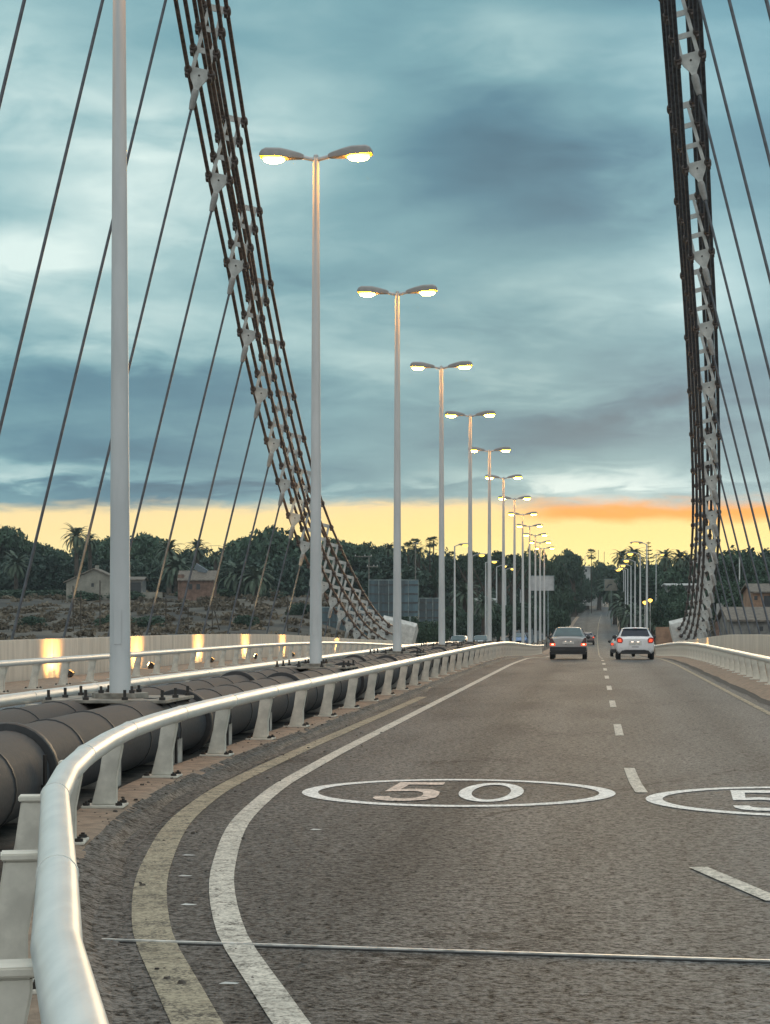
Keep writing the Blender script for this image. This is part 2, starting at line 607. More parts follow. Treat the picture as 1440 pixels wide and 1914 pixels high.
def foliage(name, dark, light, sc=.35):
    m = bpy.data.materials.new(name)
    m.use_nodes = True
    t = m.node_tree
    b = t.nodes['Principled BSDF']
    tc = N(t, 'ShaderNodeTexCoord')
    oi = N(t, 'ShaderNodeObjectInfo')
    geo = N(t, 'ShaderNodeNewGeometry')
    n = NOISE(t, geo.outputs['Position'], sc, 3, .6)
    c = MIX(t, SMOOTH(t, n, .35, .65), dark, light)
    c = MIX(t, M(t, 'MULTIPLY', geo.outputs['Random Per Island'], .22), c, tuple(x * .5 for x in dark))
    c = MIX(t, M(t, 'MULTIPLY', oi.outputs['Random'], .5), c, tuple(x * 1.3 for x in light))
    t.links.new(c, b.inputs['Base Color'])
    b.inputs['Roughness'].default_value = .7
    b.inputs['Specular IOR Level'].default_value = .2
    return m


m_pine = foliage('pine_needles', (.030, .060, .042), (.064, .106, .068))
m_broad = foliage('dark_leaves', (.028, .052, .038), (.056, .090, .058))
m_palm = foliage('palm_leaves', (.050, .076, .058), (.095, .125, .085))
m_wood = foliage('wood_leaves', (.028, .052, .042), (.056, .088, .064), .15)
m_scrub = foliage('scrub_leaves', (.070, .058, .042), (.185, .150, .105), .12)
m_bark = mat('bark', (.07, .055, .042), .9, var=.3, scale=4, bump=.6)
m_soil = mat('dry_ground', (.078, .066, .050), .95, var=.38, scale=.08, detail=8, bump=.5, bscale=2)

# ------------------------------------------------------------------ ground
def steps(a, b, fine, coarse, at):
    ys = []
    y = a
    while y < b:
        ys.append(y)
        y += fine if y < at else coarse
    ys.append(b)
    return ys


def build_ground():
    xs = [-1200, -700, -450, -320] + [x for x in range(-260, -30, 8)] + [x for x in range(-30, 24, 3)] + [x for x in range(24, 200, 8)] + [260, 400, 700, 1200]
    ys = [-120, -60, 0, 40, 70] + list(range(90, 180, 6)) + list(range(180, 420, 10)) + list(range(420, 720, 20)) + [760, 850, 1000, 1300, 1800, 2600]
    vs = [(x, y, ground_z(x, y)) for y in ys for x in xs]
    n = len(xs)
    fs = [(j * n + i, j * n + i + 1, (j + 1) * n + i + 1, (j + 1) * n + i) for j in range(len(ys) - 1) for i in range(n - 1)]
    o = MB().add(vs, fs).build('ground', m_soil, smooth=60)
    struct(o, 'dry sloping ground beyond the bridge', 'ground')


build_ground()

# ------------------------------------------------------------------ carriageways, kerbs, median
YS = steps(-12, 26, 1.0, 1.0, 99) + steps(28, 160, 2.0, 2.0, 999) + steps(164, 720, 4, 8, 300)


def strip(name, x0, x1, dz, material, y0=-12, y1=720, bend=True, thick=0.0, bend_far=True):
    ys = [y for y in YS if y0 <= y <= y1]
    vs, fs = [], []
    for y in ys:
        o = off(y) if (bend or y > 100) else 0
        for x, d in ((x0, dz), (x1 + (1.6 * sm(y, 170, 300) if name == 'road' else 0), dz)):
            vs.append((x + o, y, zp(y) + d))
    for i in range(len(ys) - 1):
        fs.append((2 * i, 2 * i + 1, 2 * i + 3, 2 * i + 2))
    mb = MB()
    if thick:
        b = []
        for y in ys:
            o = off(y) if (bend or y > 100) else 0
            b.append([(x0 + o, y, zp(y) + dz - thick), (x1 + o, y, zp(y) + dz - thick), (x1 + o, y, zp(y) + dz), (x0 + o, y, zp(y) + dz)])
        mb.loft(b)
    else:
        mb.add(vs, fs)
    return mb.build(name, material, smooth=30)


road = struct(strip('road', -4.03, 3.7, 0, m_road), 'worn asphalt carriageway over the bridge and up the hill', 'road')
road2 = struct(strip('opposite_road', -12.45, -6.88, 0, m_road2, y1=330), 'blue grey opposite carriageway beyond the median', 'road')
median = struct(strip('median_ground', -6.55, -4.34, .06, m_dirt, thick=.5, y1=400), 'dark dirty ground under the pipes in the median', 'ground')


def kerb(xe, xi, label, y1=400):
    """raised strip with a worn sloping edge; xe is the road edge, xi the inner edge"""
    sg = 1 if xe > xi else -1
    rings = []
    for i_, y in enumerate([q for q in YS if q <= y1]):
        o = off(y)
        z = zp(y)
        wv_ = .03 * sin(y * 1.7) + .03 * sin(y * .61 + 1)
        rings.append([Vector((x + o, y, z + h)) for x, h in ((xi, -.4), (xe, -.4), (xe + sg * wv_, .006), (xe - sg * .10, .05), (xe - sg * .20, .085), (xe - sg * .26, .10), (xi, .10))])
    return struct(MB().loft(rings).build('kerb', m_kerb, smooth=50), label, 'kerb')


kerb(-3.97, -4.56, 'sandy concrete kerb under the near guard rail')
kerb(-6.93, -6.33, 'sandy concrete kerb under the rail behind the pipes')
kerb(3.62, 4.62, 'dirty concrete kerb under the right guard rail')
kerb(-12.4, -13.2, 'sandy concrete kerb on the far side of the opposite road')
struct(strip('pavement', 4.63, 6.3, .06, m_kerb, thick=.4, y1=158), 'pavement beside the right parapet', 'pavement')
struct(strip('pavement', -15.3, -13.21, .06, m_kerb, thick=.4, y1=158), 'pavement beside the left parapet', 'pavement')
# dark dirt gathered on the asphalt along the kerb foot (a worn edge of rubble)


def ribbon(name, x0, x1, ys, dz, material, parent, f0=None):
    vs, fs = [], []
    for y in ys:
        o = off(y)
        a0, a1 = (x0, x1) if f0 is None else f0(y)
        vs += [(a0 + o, y, zp(y) + dz), (a1 + o, y, zp(y) + dz)]
    for i in range(len(ys) - 1):
        fs.append((2 * i, 2 * i + 1, 2 * i + 3, 2 * i + 2))
    return MB().add(vs, fs).build(name, material, parent)


def near(a, b, st=.5):
    n = max(1, int((b - a) / st))
    return [a + (b - a) * i / n for i in range(n + 1)]


rg = random.Random(11)


def dirt_band(y0, y1):
    """dark grit banked against the kerb: ragged on both sides, follows the worn slope"""
    n = int((y1 - y0) / .06)
    vs, fs = [], []
    a0 = a1 = 0.0
    for i in range(n + 1):
        y = y0 + (y1 - y0) * i / n
        o = off(y)
        a0 = a0 * .93 + rg.uniform(-.007, .007)
        a1 = a1 * .93 + rg.uniform(-.008, .008)
        wv_ = .03 * sin(y * 1.7) + .03 * sin(y * .61 + 1)
        xe = -3.97
        xin = -4.19 + a0
        xo = -3.86 + a1 + .03 * sin(y * .8)
        zz = zp(y)
        zin = .10 if xin < -4.23 else .085 if xin < -4.17 else .066
        for x, z in ((xin, zin + .006), (xe - .10, .058), (xe + wv_ + .01, .016), (xo, .004)):
            vs.append((x + o, y, zz + z))
    for i in range(n):
        for k in range(3):
            fs.append((4 * i + k, 4 * i + k + 1, 4 * i + 5 + k, 4 * i + 4 + k))
    return MB().add(vs, fs).build('gutter_dirt', m_road, road)


dirt_band(5, 110)
ribbon('gutter_dirt', 0, 0, near(-4, 150), .004, m_kerbface, road, lambda y: (3.38 + .03 * sin(y * .9) + .02 * sin(y * 2.3 + 1), 3.62))
ribbon('edge_line', -3.29, -3.13, near(-6, 150), .006, m_line, road)
ribbon('faded_edge_line', 0, 0, near(-4, 42), .005, m_oldline, road, lambda y: (-3.84 + .012 * max(0, 18 - y), -3.65 + .015 * max(0, 18 - y)))
ribbon('edge_line', 3.05, 3.17, near(20, 150, 1), .006, m_oldline, road)
for k in range(14):
    y0 = 18.7 + 9.3 * k
    ribbon('lane_dash', .30, .42, near(y0, y0 + 3.1, 1.0), .006, m_line, road)
ribbon('centre_line', .31, .41, near(150, 420, 6), .006, m_oldline, road)
# dash in the bend, bottom right
a, b = W(1305, 1622, 12.9), W(1452, 1686, 11.35)
dn_ = (b - a).normalized()
sd_ = Vector((-dn_.y, dn_.x, 0)) * .065
MB().add([(p_.x, p_.y, .0065) for p_ in (a - sd_, b - sd_, b + sd_, a + sd_)], [(0, 1, 2, 3)]).build('lane_dash', m_line, road)


# ------------------------------------------------------------------ speed limit markings
def ring2d(cx, cy, rx, ry, tx, ty, z, n=72):
    vs, fs = [], []
    for k in range(n):
        c, s_ = cos(2 * pi * k / n), sin(2 * pi * k / n)
        vs += [(cx + rx * c, cy + ry * s_, z), (cx + (rx - tx) * c, cy + (ry - ty) * s_, z)]
    for k in range(n):
        j = (k + 1) % n
        fs.append((2 * k, 2 * j, 2 * j + 1, 2 * k + 1))
    return vs, fs


def digit5(x, y, w, h):
    """a block 5 as quads, lower left corner at (x, y)"""
    P = lambda a, b: (x + a * w, y + b * h, .007)
    mb = MB()
    pts_out = [(0.02, .22), (0.02, .13), (.1, .05), (.3, 0.0), (.6, 0.0), (.85, .06), (.99, .18), (1, .33), (.97, .48), (.82, .59), (.55, .63), (.30, .60)]
    pts_in = [(.26, .22), (.26, .19), (.3, .15), (.42, .12), (.56, .12), (.68, .16), (.74, .23), (.75, .32), (.72, .42), (.64, .48), (.52, .51), (.32, .49)]
    n = len(pts_out)
    mb.add([P(*p) for p in pts_out] + [P(*p) for p in pts_in], [(i, i + 1, n + i + 1, n + i) for i in range(n - 1)])
    mb.add([P(.08, .475), P(.32, .49), P(.30, .60), P(.355, .86), P(.14, .86)], [(0, 1, 2, 3, 4)])
    mb.add([P(.14, .86), P(.92, .86), P(.92, 1), P(.16, 1)], [(0, 1, 2, 3)])
    return mb


def speed_mark(c, r, m5):
    e = bpy.data.objects.new('speed_limit_marking', None)
    C.objects.link(e)
    e.parent = road
    v, f = ring2d(c[0], c[1], r, r, .155, .17, .006)
    MB().add(v, f).build('circle_border', m_mark, e)
    digit5(c[0] - .76, c[1] - 1.0, .60, 2.05).build('digit_five', m5, e)
    v, f = ring2d(c[0] + .32, c[1] + .02, .31, 1.03, .125, .22, .007, 48)
    MB().add(v, f).build('digit_zero', m_mark, e)


speed_mark((-1.31, 18.57), 1.51, m_mark5)
speed_mark((1.98, 18.0), 1.51, m_mark)
# expansion joint across the deck
a, b = W(60, 1751, 10.02), W(1500, 1800, 9.3)
d = (Vector((b.x, b.y, 0)) - Vector((a.x, a.y, 0)))
nn = Vector((-d.y, d.x, 0)).normalized()


def bar(a, b, o0, o1, z0, z1):
    vs = []
    for z in (z0, z1):
        for p, o in ((a, o0), (b, o0), (b, o1), (a, o1)):
            vs.append((p.x + nn.x * o, p.y + nn.y * o, z))
    return MB().add(vs, [(0, 1, 2, 3), (4, 5, 6, 7), (0, 1, 5, 4), (2, 3, 7, 6), (0, 3, 7, 4), (1, 2, 6, 5)])


ej = bar(a, b, -.012, .012, -.02, .012).build('expansion_joint', m_joint, road)
bar(a, b, .0125, .065, -.02, .0045).build('joint_seal', m_rubber, ej)
bar(a, b, -.045, -.0125, -.02, .0045).build('joint_seal', m_rubber, ej)

# rubble along the kerb
rng = random.Random(3)
mb = MB()
for i in range(360):
    y = 7 + 28 * rng.random() ** 1.6
    if rng.random() < .75:
        x = -4.55 + .62 * rng.random()
        z = .10 if x < -4.03 else 0.0
    else:
        x = -4.0 + 1.1 * rng.random()
        z = 0.004
    s_ = .008 + .022 * rng.random() ** 2
    p = Vector((x + off(y), y, z))
    s_ *= .75
    ph = rng.random() * 6
    k0 = [p + Vector((s_ * rng.uniform(.8, 1.2) * cos(ph + a_ * 1.05), s_ * rng.uniform(.8, 1.2) * sin(ph + a_ * 1.05), 0)) for a_ in range(6)]
    k1 = [p + (q_ - p) * rng.uniform(.5, .8) + Vector((0, 0, s_ * rng.uniform(.5, .8))) for q_ in k0]
    mb.loft([k0, k1])
o = mb.build('gravel', mat('gravel_stone', (.11, .092, .075), .9, var=.4, scale=8))
tag(o, 'small dark stones and grit scattered along the sandy kerb', 'gravel', kind='stuff')
mb = MB()
for px, py in ((352, 1601), (345, 1640), (352, 1694), (428, 1842), (590, 1553)):
    Dq = FP * EYE / (py - HY)
    p = W(px, py, Dq)
    q = MB()
    q.add([(p.x - .045, p.y - .012, .008), (p.x + .03, p.y - .008, .008), (p.x + .05, p.y + .015, .009), (p.x - .02, p.y + .012, .014)], [(0, 1, 2, 3)])
    o = q.build('paper_scrap', mat('paper', (.6, .6, .56), .8))
    tag(o, {352: 'white paper scrap' , 345: 'white paper scrap', 428: 'white paper scrap', 590: 'white paper scrap'}[px] +
        {1601: ' lying farthest up between the two curved lines', 1640: ' in the middle between the two curved lines', 1694: ' lying above the expansion joint between the curved lines',
         1842: ' below the expansion joint beside the curved line', 1553: ' on the asphalt right of the curved white line'}[py], 'litter', 'paper scraps on the road')


# ------------------------------------------------------------------ guard rails
def post_meshes(sgn):
    """sgn +1: road lies on +X of the post"""
    s = sgn
    prof = [(-.21 * s, .02), (-.005 * s, .02), (-.005 * s, .24), (.045 * s, .50), (.045 * s, .545), (-.105 * s, .545), (-.14 * s, .30)]
    post = MB().prism(prof, -.062, .062).mesh('post', m_post, 30, .008)
    plate = MB().box(-.28, .07, -.17, .17, 0, .02) if s > 0 else MB().box(-.07, .28, -.17, .17, 0, .02)
    plate = plate.mesh('base_plate', m_post, 30, .004)
    br = MB()
    br.box(*(sorted((-.12 * s, .075 * s))), -.075, .075, .545, .575)
    bracket = br.mesh('bracket', m_post, 30, .006)
    bolts = MB().lathe([(.030, 0), (.028, .022), (.014, .024), (.013, .036)], n=6).mesh('anchor_bolt', m_bolt, 30)
    return post, plate, bracket, bolts


def guard_rail(name, label, x, y0, y1, sgn, off0, spacing=3.0, first=1.15, near_posts=()):
    root = thing(name, label, 'guard rail', (0, 0, 0), 0, 'guard rails along the carriageways')
    meshes = post_meshes(sgn)
    y = y0
    ys = []
    while y < y1:
        ys.append(y)
        y += 1.5 if y < 30 else 3.0
    ys.append(y1)
    Zr = .745
    ro = lambda q: off(q) - .12 * (1 - sm(q, 6, 12)) + .03 * (1 - sm(q, 3.5, 6.0)) + .05 * sm(q, 5, 7) * (1 - sm(q, 8, 12))
    pts = [(x + sgn * .115 + ro(q), q, zp(q) + Zr) for q in ys]
    pts += [(x + sgn * .0 + off(y1), y1 + 1.2, zp(y1) + .5), (x - sgn * .1 + off(y1), y1 + 2.0, zp(y1) + .12)]
    rb = MB()
    for i_ in range(len(pts) - 1):
        rb.tube([pts[i_], pts[i_ + 1]], .073, 20, cap=i_ == len(pts) - 2)
    for q in ys[1::2]:
        if q < 60:
            o1 = Vector((x + sgn * .115 + ro(q), q, zp(q) + Zr))
            o2 = Vector((x + sgn * .115 + ro(q + .02), q + .02, zp(q) + Zr))
            dd = (o2 - o1).normalized() * .020
            rb.tube([o1 - dd, o1 + dd], .0770, 20)
    rb.build('rail', m_rail, root, 40)
    spots = list(near_posts)
    q = first
    while q < y1:
        spots.append(q)
        q += spacing
    for q in spots:
        ang = -atan((off(q + .05) - off(q - .05)) / .1)
        base = place(meshes[0], 'post', root, (x + ro(q), q, zp(q) + .10), (0, 0, ang))
        place(meshes[1], 'base_plate', base)
        place(meshes[2], 'bracket', base)
        if q < 48:
            for bx in (-.24, .03):
                for by in (-.13, .13):
                    place(meshes[3], 'anchor_bolt', base, (bx * sgn, by, .02))
    return root


guard_rail('guard_rail', 'thick white tubular guard rail curving in the left foreground beside the near lane', -4.27, 2.2, 158, 1, off, 3.08, 15.8, (2.7, 5.35, 7.95, 10.55, 13.2))
guard_rail('guard_rail', 'white tubular guard rail behind the black pipes, along the opposite road', -6.62, 12, 158, -1, off)
guard_rail('guard_rail', 'white tubular guard rail on the far side of the opposite road, before the lit parapet', -12.75, 24, 150, 1, off, 2.5, 25.7)
guard_rail('guard_rail', 'white tubular guard rail on the right edge of the bridge road', 4.22, 24, 136, -1, off, 2.25, 25.5)

# ------------------------------------------------------------------ pipelines
LAMPY = [21.5 + 15.5 * k for k in range(13)]


def pipeline(label, x, ph):
    root = thing('pipeline', label, 'pipe', (0, 0, 0), 0, 'pipes along the median')
    zc, r = .44, .345
    ys = near(3, 30, 1.2) + near(33, 152, 3)[0:]
    MB().tube([(x + off(y) * .8, y, zp(y) + zc) for y in ys], r, 28).build('pipe', m_pipe, root, 40)
    band = MB().lathe([(r + .004, -.022), (r + .012, -.018), (r + .012, .018), (r + .004, .022)], n=28).mesh('joint_band', m_collar, 40)
    coll = MB().lathe([(r + .01, -.075), (r + .055, -.07), (r + .062, -.05), (r + .062, .05), (r + .055, .07), (r + .01, .075)], n=32).mesh('pipe_collar', m_collar, 40)
    blk = MB().box(-.34, .34, -.16, .16, 0, .30).mesh('support_block', m_cblock, 30, .015)

    def put(me, nm, y, dz=0.0, up=False):
        s_ = (off(y + .1) - off(y - .1)) * .8 / .2
        sz = (zp(y + .5) - zp(y - .5))
        dr = Vector((s_, 1, sz)).normalized()
        rot = (0, 0, -atan(s_)) if up else dr.to_track_quat('Z', 'Y').to_euler()
        return place(me, nm, root, (x + off(y) * .8, y, zp(y) + dz), rot)
    y = 4.1 + ph
    k = 0
    while y < 118:
        if k % 5 == 2:
            put(coll, 'pipe_collar', y, zc)
        else:
            put(band, 'joint_band', y, zc)
        k += 1
        y += 1.55
    y = 5.6 + ph
    while y < 110:
        b_ = put(blk, 'support_block', y, .06, True)
        y += 3.1
    rod = MB().tube([(0, 0, .1), (0, 0, .62)], .016, 8).lathe([(.03, .0), (.03, .03)], (0, 0, .36), 6).mesh('hold_down_rod', m_bolt, 30)
    y = 5.2 + ph
    while y < 80:
        for sx in (-.385, .385):
            b_ = put(rod, 'hold_down_rod', y, 0, True)
            b_.location.x += sx
        y += 3.1


pipeline('dusty black pipe with banded joints on the near side of the median', -4.97, 0)
pipeline('dusty black pipe farther back, along the opposite road side of the median', -5.82, .6)


# ------------------------------------------------------------------ double street lamps on the median
def double_lamp(loc, label):
    t = thing('street_lamp', label, 'street lamp', loc, 0, 'double headed lamp posts along the median')
    prof = [(.122, 0), (.118, .6), (.062, 9.62), (.062, 9.72)]
    MB().lathe(prof, n=24).build('pole', m_pole, t, 40)
    MB().lathe([(.052, 9.72), (.05, 9.86), (.03, 9.88)], n=16).build('arm_sleeve', m_pole, t, 40)
    MB().box(-.045, .045, -.1235, -.112, .55, .95).build('access_door', m_pole, t, None, .004)
    # base: octagonal flange on a wide steel plate
    fl = MB().lathe([(.33, -.055), (.33, 0)], n=8).build('flange', m_steel, t, None)
    for k in range(4):
        a_ = pi / 4 + k * pi / 2
        MB().lathe([(.032, 0), (.032, .035), (.016, .036), (.016, .08)], (.25 * cos(a_), .25 * sin(a_), .0), 6).build('flange_nut', m_bolt, fl, 30)
    bp = MB().box(-.70, .70, -.78, .78, -.09, -.057).build('base_plate', m_steel, t, None, .005)
    ap = MB().lathe([(.014, -.55), (.014, -.11), (.030, -.108), (.030, -.092), (.014, -.0915)], n=8).lathe([(.036, -.0565), (.036, -.025), (.018, -.024), (.018, .055)], n=8).mesh('anchor_rod', m_bolt, 30)
    for bx, by in ((-.64, -.70), (-.64, .70), (.64, -.70), (.64, .70), (-.22, -.70), (.22, -.70), (-.64, 0), (.64, 0)):
        place(ap, 'anchor_rod', bp, (bx, by, 0))
    for s in (-1, 1):
        MB().tube([(0, 0, 9.78), (s * .12, 0, 9.80), (s * .30, 0, 9.845)], [.045, .04, .038], 12).build('arm', m_pole, t, 40)
        rings = []
        # angular cobra housing: narrow neck, deep body, blunt nose
        for (xx, w, h, zc) in ((.24, .05, .05, 9.835), (.30, .075, .07, 9.845), (.33, .085, .075, 9.85), (.52, .135, .105, 9.875), (.70, .18, .125, 9.895), (.98, .185, .12, 9.91), (1.06, .165, .09, 9.905),
                               (1.10, .12, .05, 9.89)):
            rings.append([Vector((s * xx, a_ * w, zc + b_ * h)) for a_, b_ in ((-1, -.55), (-1, .1), (-.86, .62), (-.5, .95), (0, 1.0), (.5, .95), (.86, .62), (1, .1), (1, -.55), (.5, -.62), (-.5, -.62))])
        head = MB().loft(rings).build('lamp_head', m_lampbody, t, 24)

        def bowl(pr, nm, m_, cap):
            vs, fs = [], []
            n = 18
            for r_, z_ in pr:
                for k in range(n):
                    c_, q_ = cos(2 * pi * k / n), sin(2 * pi * k / n)
                    vs.append((s * (.83 + 1.35 * r_ * (abs(c_) ** .7) * (1 if c_ > 0 else -1)), r_ * q_ * .98, 9.84 + z_))
            for i in range(len(pr) - 1):
                for k in range(n):
                    fs.append((i * n + k, i * n + (k + 1) % n, (i + 1) * n + (k + 1) % n, (i + 1) * n + k))
            if cap:
                fs.append(tuple(range(n)))
            return MB().add(vs, fs).build(nm, m_, head, 50)
        bowl([(.001, -.105), (.08, -.098), (.13, -.074), (.155, -.035)], 'lens', m_lens, True)
        bowl([(.155, -.0345), (.165, -.016), (.167, .008)], 'lens_rim', m_rimlens, False)
    return t


lamp0 = None
for k, y in enumerate(LAMPY):
    loc = (-5.38, y, zp(y) + .84)
    lab = ('nearest lamp post on the median, its heads above the picture edge' if k == 0 else
           'tallest looking double lamp post with both glowing heads in view, second along the median' if k == 1 else
           'farthest double headed lamp post at the end of the median row' if k == 12 else
           'double headed lamp post with lit lamps, %s from the near end of the median row' % ORD[k])
    if lamp0 is None:
        lamp0 = ob_ = double_lamp(loc, lab)
    else:
        ob_ = dup(lamp0, loc, 0, lab)
    ob_.rotation_euler = (random.uniform(-.002, .002), random.uniform(-.002, .002), random.uniform(-.03, .03))


# ------------------------------------------------------------------ parapets and their floodlights
def parapet(label, x, y0, y1, side):
    root = thing('parapet_wall', label, 'parapet', (0, 0, 0), 0, 'concrete parapets of the bridge')
    pitch = 5.2
    y = y0
    while y < y1:
        e = min(y + pitch - .025, y1)
        n = 4
        rings = []
        for i in range(n + 1):
            q = y + (e - y) * i / n
            z = zp(q)
            p = [(-.10, .02), (-.10, .2), (-.13, 1.10), (-.11, 1.16), (.09, 1.16), (.10, 1.1), (.10, .02)]
            rings.append([Vector((x - side * a_, q, z + b_)) for a_, b_ in p])
        MB().loft(rings).build('wall_panel', m_conc, root, 25)
        y += pitch


HY0 = 51.6 - 5.2 * 5
parapet('pale concrete parapet of the left bridge edge, lit in patches by warm floodlights', -15.5, HY0 - 3 * 5.2 + 2.2, 157, -1)
parapet('pale concrete parapet on the right edge of the bridge', 6.42, HY0 + 2.2, 149, 1)

fl_me = MB().box(-.09, .09, -.14, .14, .05, .22).mesh('housing', m_collar, 30, .012)
fl_lens = MB().box(-.10, -.091, -.12, .12, .07, .20).mesh('lens', m_flood, 30)
fl_foot = MB().box(-.05, .05, -.05, .05, 0, .05).mesh('foot', m_collar)


def floodlight(x, y, side, label, watt):
    t = thing('floodlight', label, 'floodlight', (x, y, zp(y) + .06), 0 if side < 0 else pi, 'floodlights at the foot of the parapets')
    h = place(fl_me, 'housing', t, (0, 0, 0), (0, R(32), 0))
    place(fl_lens, 'lens', h)
    place(fl_foot, 'foot', t)
    if watt:
        L = bpy.data.lights.new('flood_beam', 'SPOT')
        L.energy = watt
        L.color = (1.0, .47, .11)
        L.spot_size = R(114)
        L.spot_blend = .65
        L.shadow_soft_size = .05
        o = bpy.data.objects.new('flood_beam', L)
        C.objects.link(o)
        o.parent = t
        o.location = (.35, 0, .22)
        o.rotation_euler = Vector((-.90, 0, .42)).to_track_quat('-Z', 'Y').to_euler()


def hanger_beam(fy, hy):
    """narrow uplight of a floodlight washing the lower part of one hanger rod"""
    L = bpy.data.lights.new('hanger_beam', 'SPOT')
    L.energy = 1500
    L.color = (1.0, .62, .22)
    L.spot_size = R(30)
    L.spot_blend = .8
    L.shadow_soft_size = .06
    o = bpy.data.objects.new('hanger_beam', L)
    C.objects.link(o)
    o.location = (-14.75, fy + .4, zp(fy) + .34)
    tgt = Vector((-16.24 + .247 * 3.4, hy, 3.4))
    o.rotation_euler = (tgt - o.location).to_track_quat('-Z', 'Y').to_euler()


for fy, hy in ((53.6, 56.8), (63.8, 67.6), (74.0, 77.6), (84.2, 88.1), (94.4, 98.3)):
    hanger_beam(fy, hy)
k = 0
for i, y in enumerate([53.6 + 10.2 * j - 10.2 for j in range(8)]):
    if i == 0:
        continue
    floodlight(-14.95, y, -1, 'small floodlight lighting the left parapet, %s from the left picture edge' % ['', 'first', 'second', 'third', 'fourth', 'fifth', 'sixth', 'seventh'][i], 300)
for i, y in enumerate((110, 120.5)):
    floodlight(5.9, y, 1, 'small floodlight at the %s end of the right parapet' % ('nearer', 'farther')[i], 110)

# ------------------------------------------------------------------ main cables
CZ = [(20.4, 32.6), (25.6, 30.4), (30.8, 28.2), (36.0, 26.1), (41.2, 24.0), (46.4, 22.0), (51.6, 20.05), (56.8, 18.1), (62.2, 16.2), (67.6, 14.4), (72.5, 12.65), (77.6, 11.05),
      (83.0, 9.5), (88.1, 8.1), (93.2, 6.8), (98.3, 5.65), (103.5, 4.65), (108.7, 3.78), (113.9, 2.95), (119.1, 2.2), (124.3, 1.5), (129.5, .92), (134.7, .45), (139.9, .08), (144.8, -.22)]
LEAN = atan(.247)
ANCH_Y = 152.6
ANCH_Z = -.55
COLX = .365


def lev(y):
    return .66 + .10 * sm(y, 60, 105) - .16 * sm(y, 118, 150)


def clamp_mesh(name, L, bw=0.0):
    mb = MB()
    t_ = .028
    mb.prism([(-.30, .14), (-.30, -.06), (-.24, -.20), (-.10, -.42), (-.065, -.56), (.065, -.56), (.10, -.42), (.24, -.20), (.30, -.06), (.30, .14)], -t_, t_)
    for s in (-1, 1):
        mb.prism([(s * (.30 + bw * .4), .14), (s * (.19 - bw), .14), (s * (.15 - bw * .3), 3 * L - .09), (s * (.25 + bw), 3 * L - .09)], -t_, t_)
    for i in (1, 2):
        xi = .19 - bw - (.04 - .7 * bw) * (i * L - .14) / (3 * L - .23)
        mb.prism([(-xi, i * L - .07 - bw), (xi, i * L - .07 - bw), (xi, i * L + .09 + bw), (-xi, i * L + .09 + bw)], -t_ + .004, t_ - .004)
    mb.prism([(-.32, 3 * L - .09), (.32, 3 * L - .09), (.32, 3 * L + .10), (-.32, 3 * L + .10)], -t_, t_)
    me = mb.mesh(name, m_plate, None)
    return me


pin = MB().tube([(0, -.05, 0), (0, .05, 0)], .03, 10).mesh('pin', m_bolt, 40)
collar_me = MB().lathe([(.076, -.17), (.105, -.15), (.118, -.08), (.118, .08), (.105, .15), (.076, .17)], n=12).box(-.05, .05, -.19, -.10, -.10, .10).mesh('collar', m_clampm, 40)
clampmesh = {}


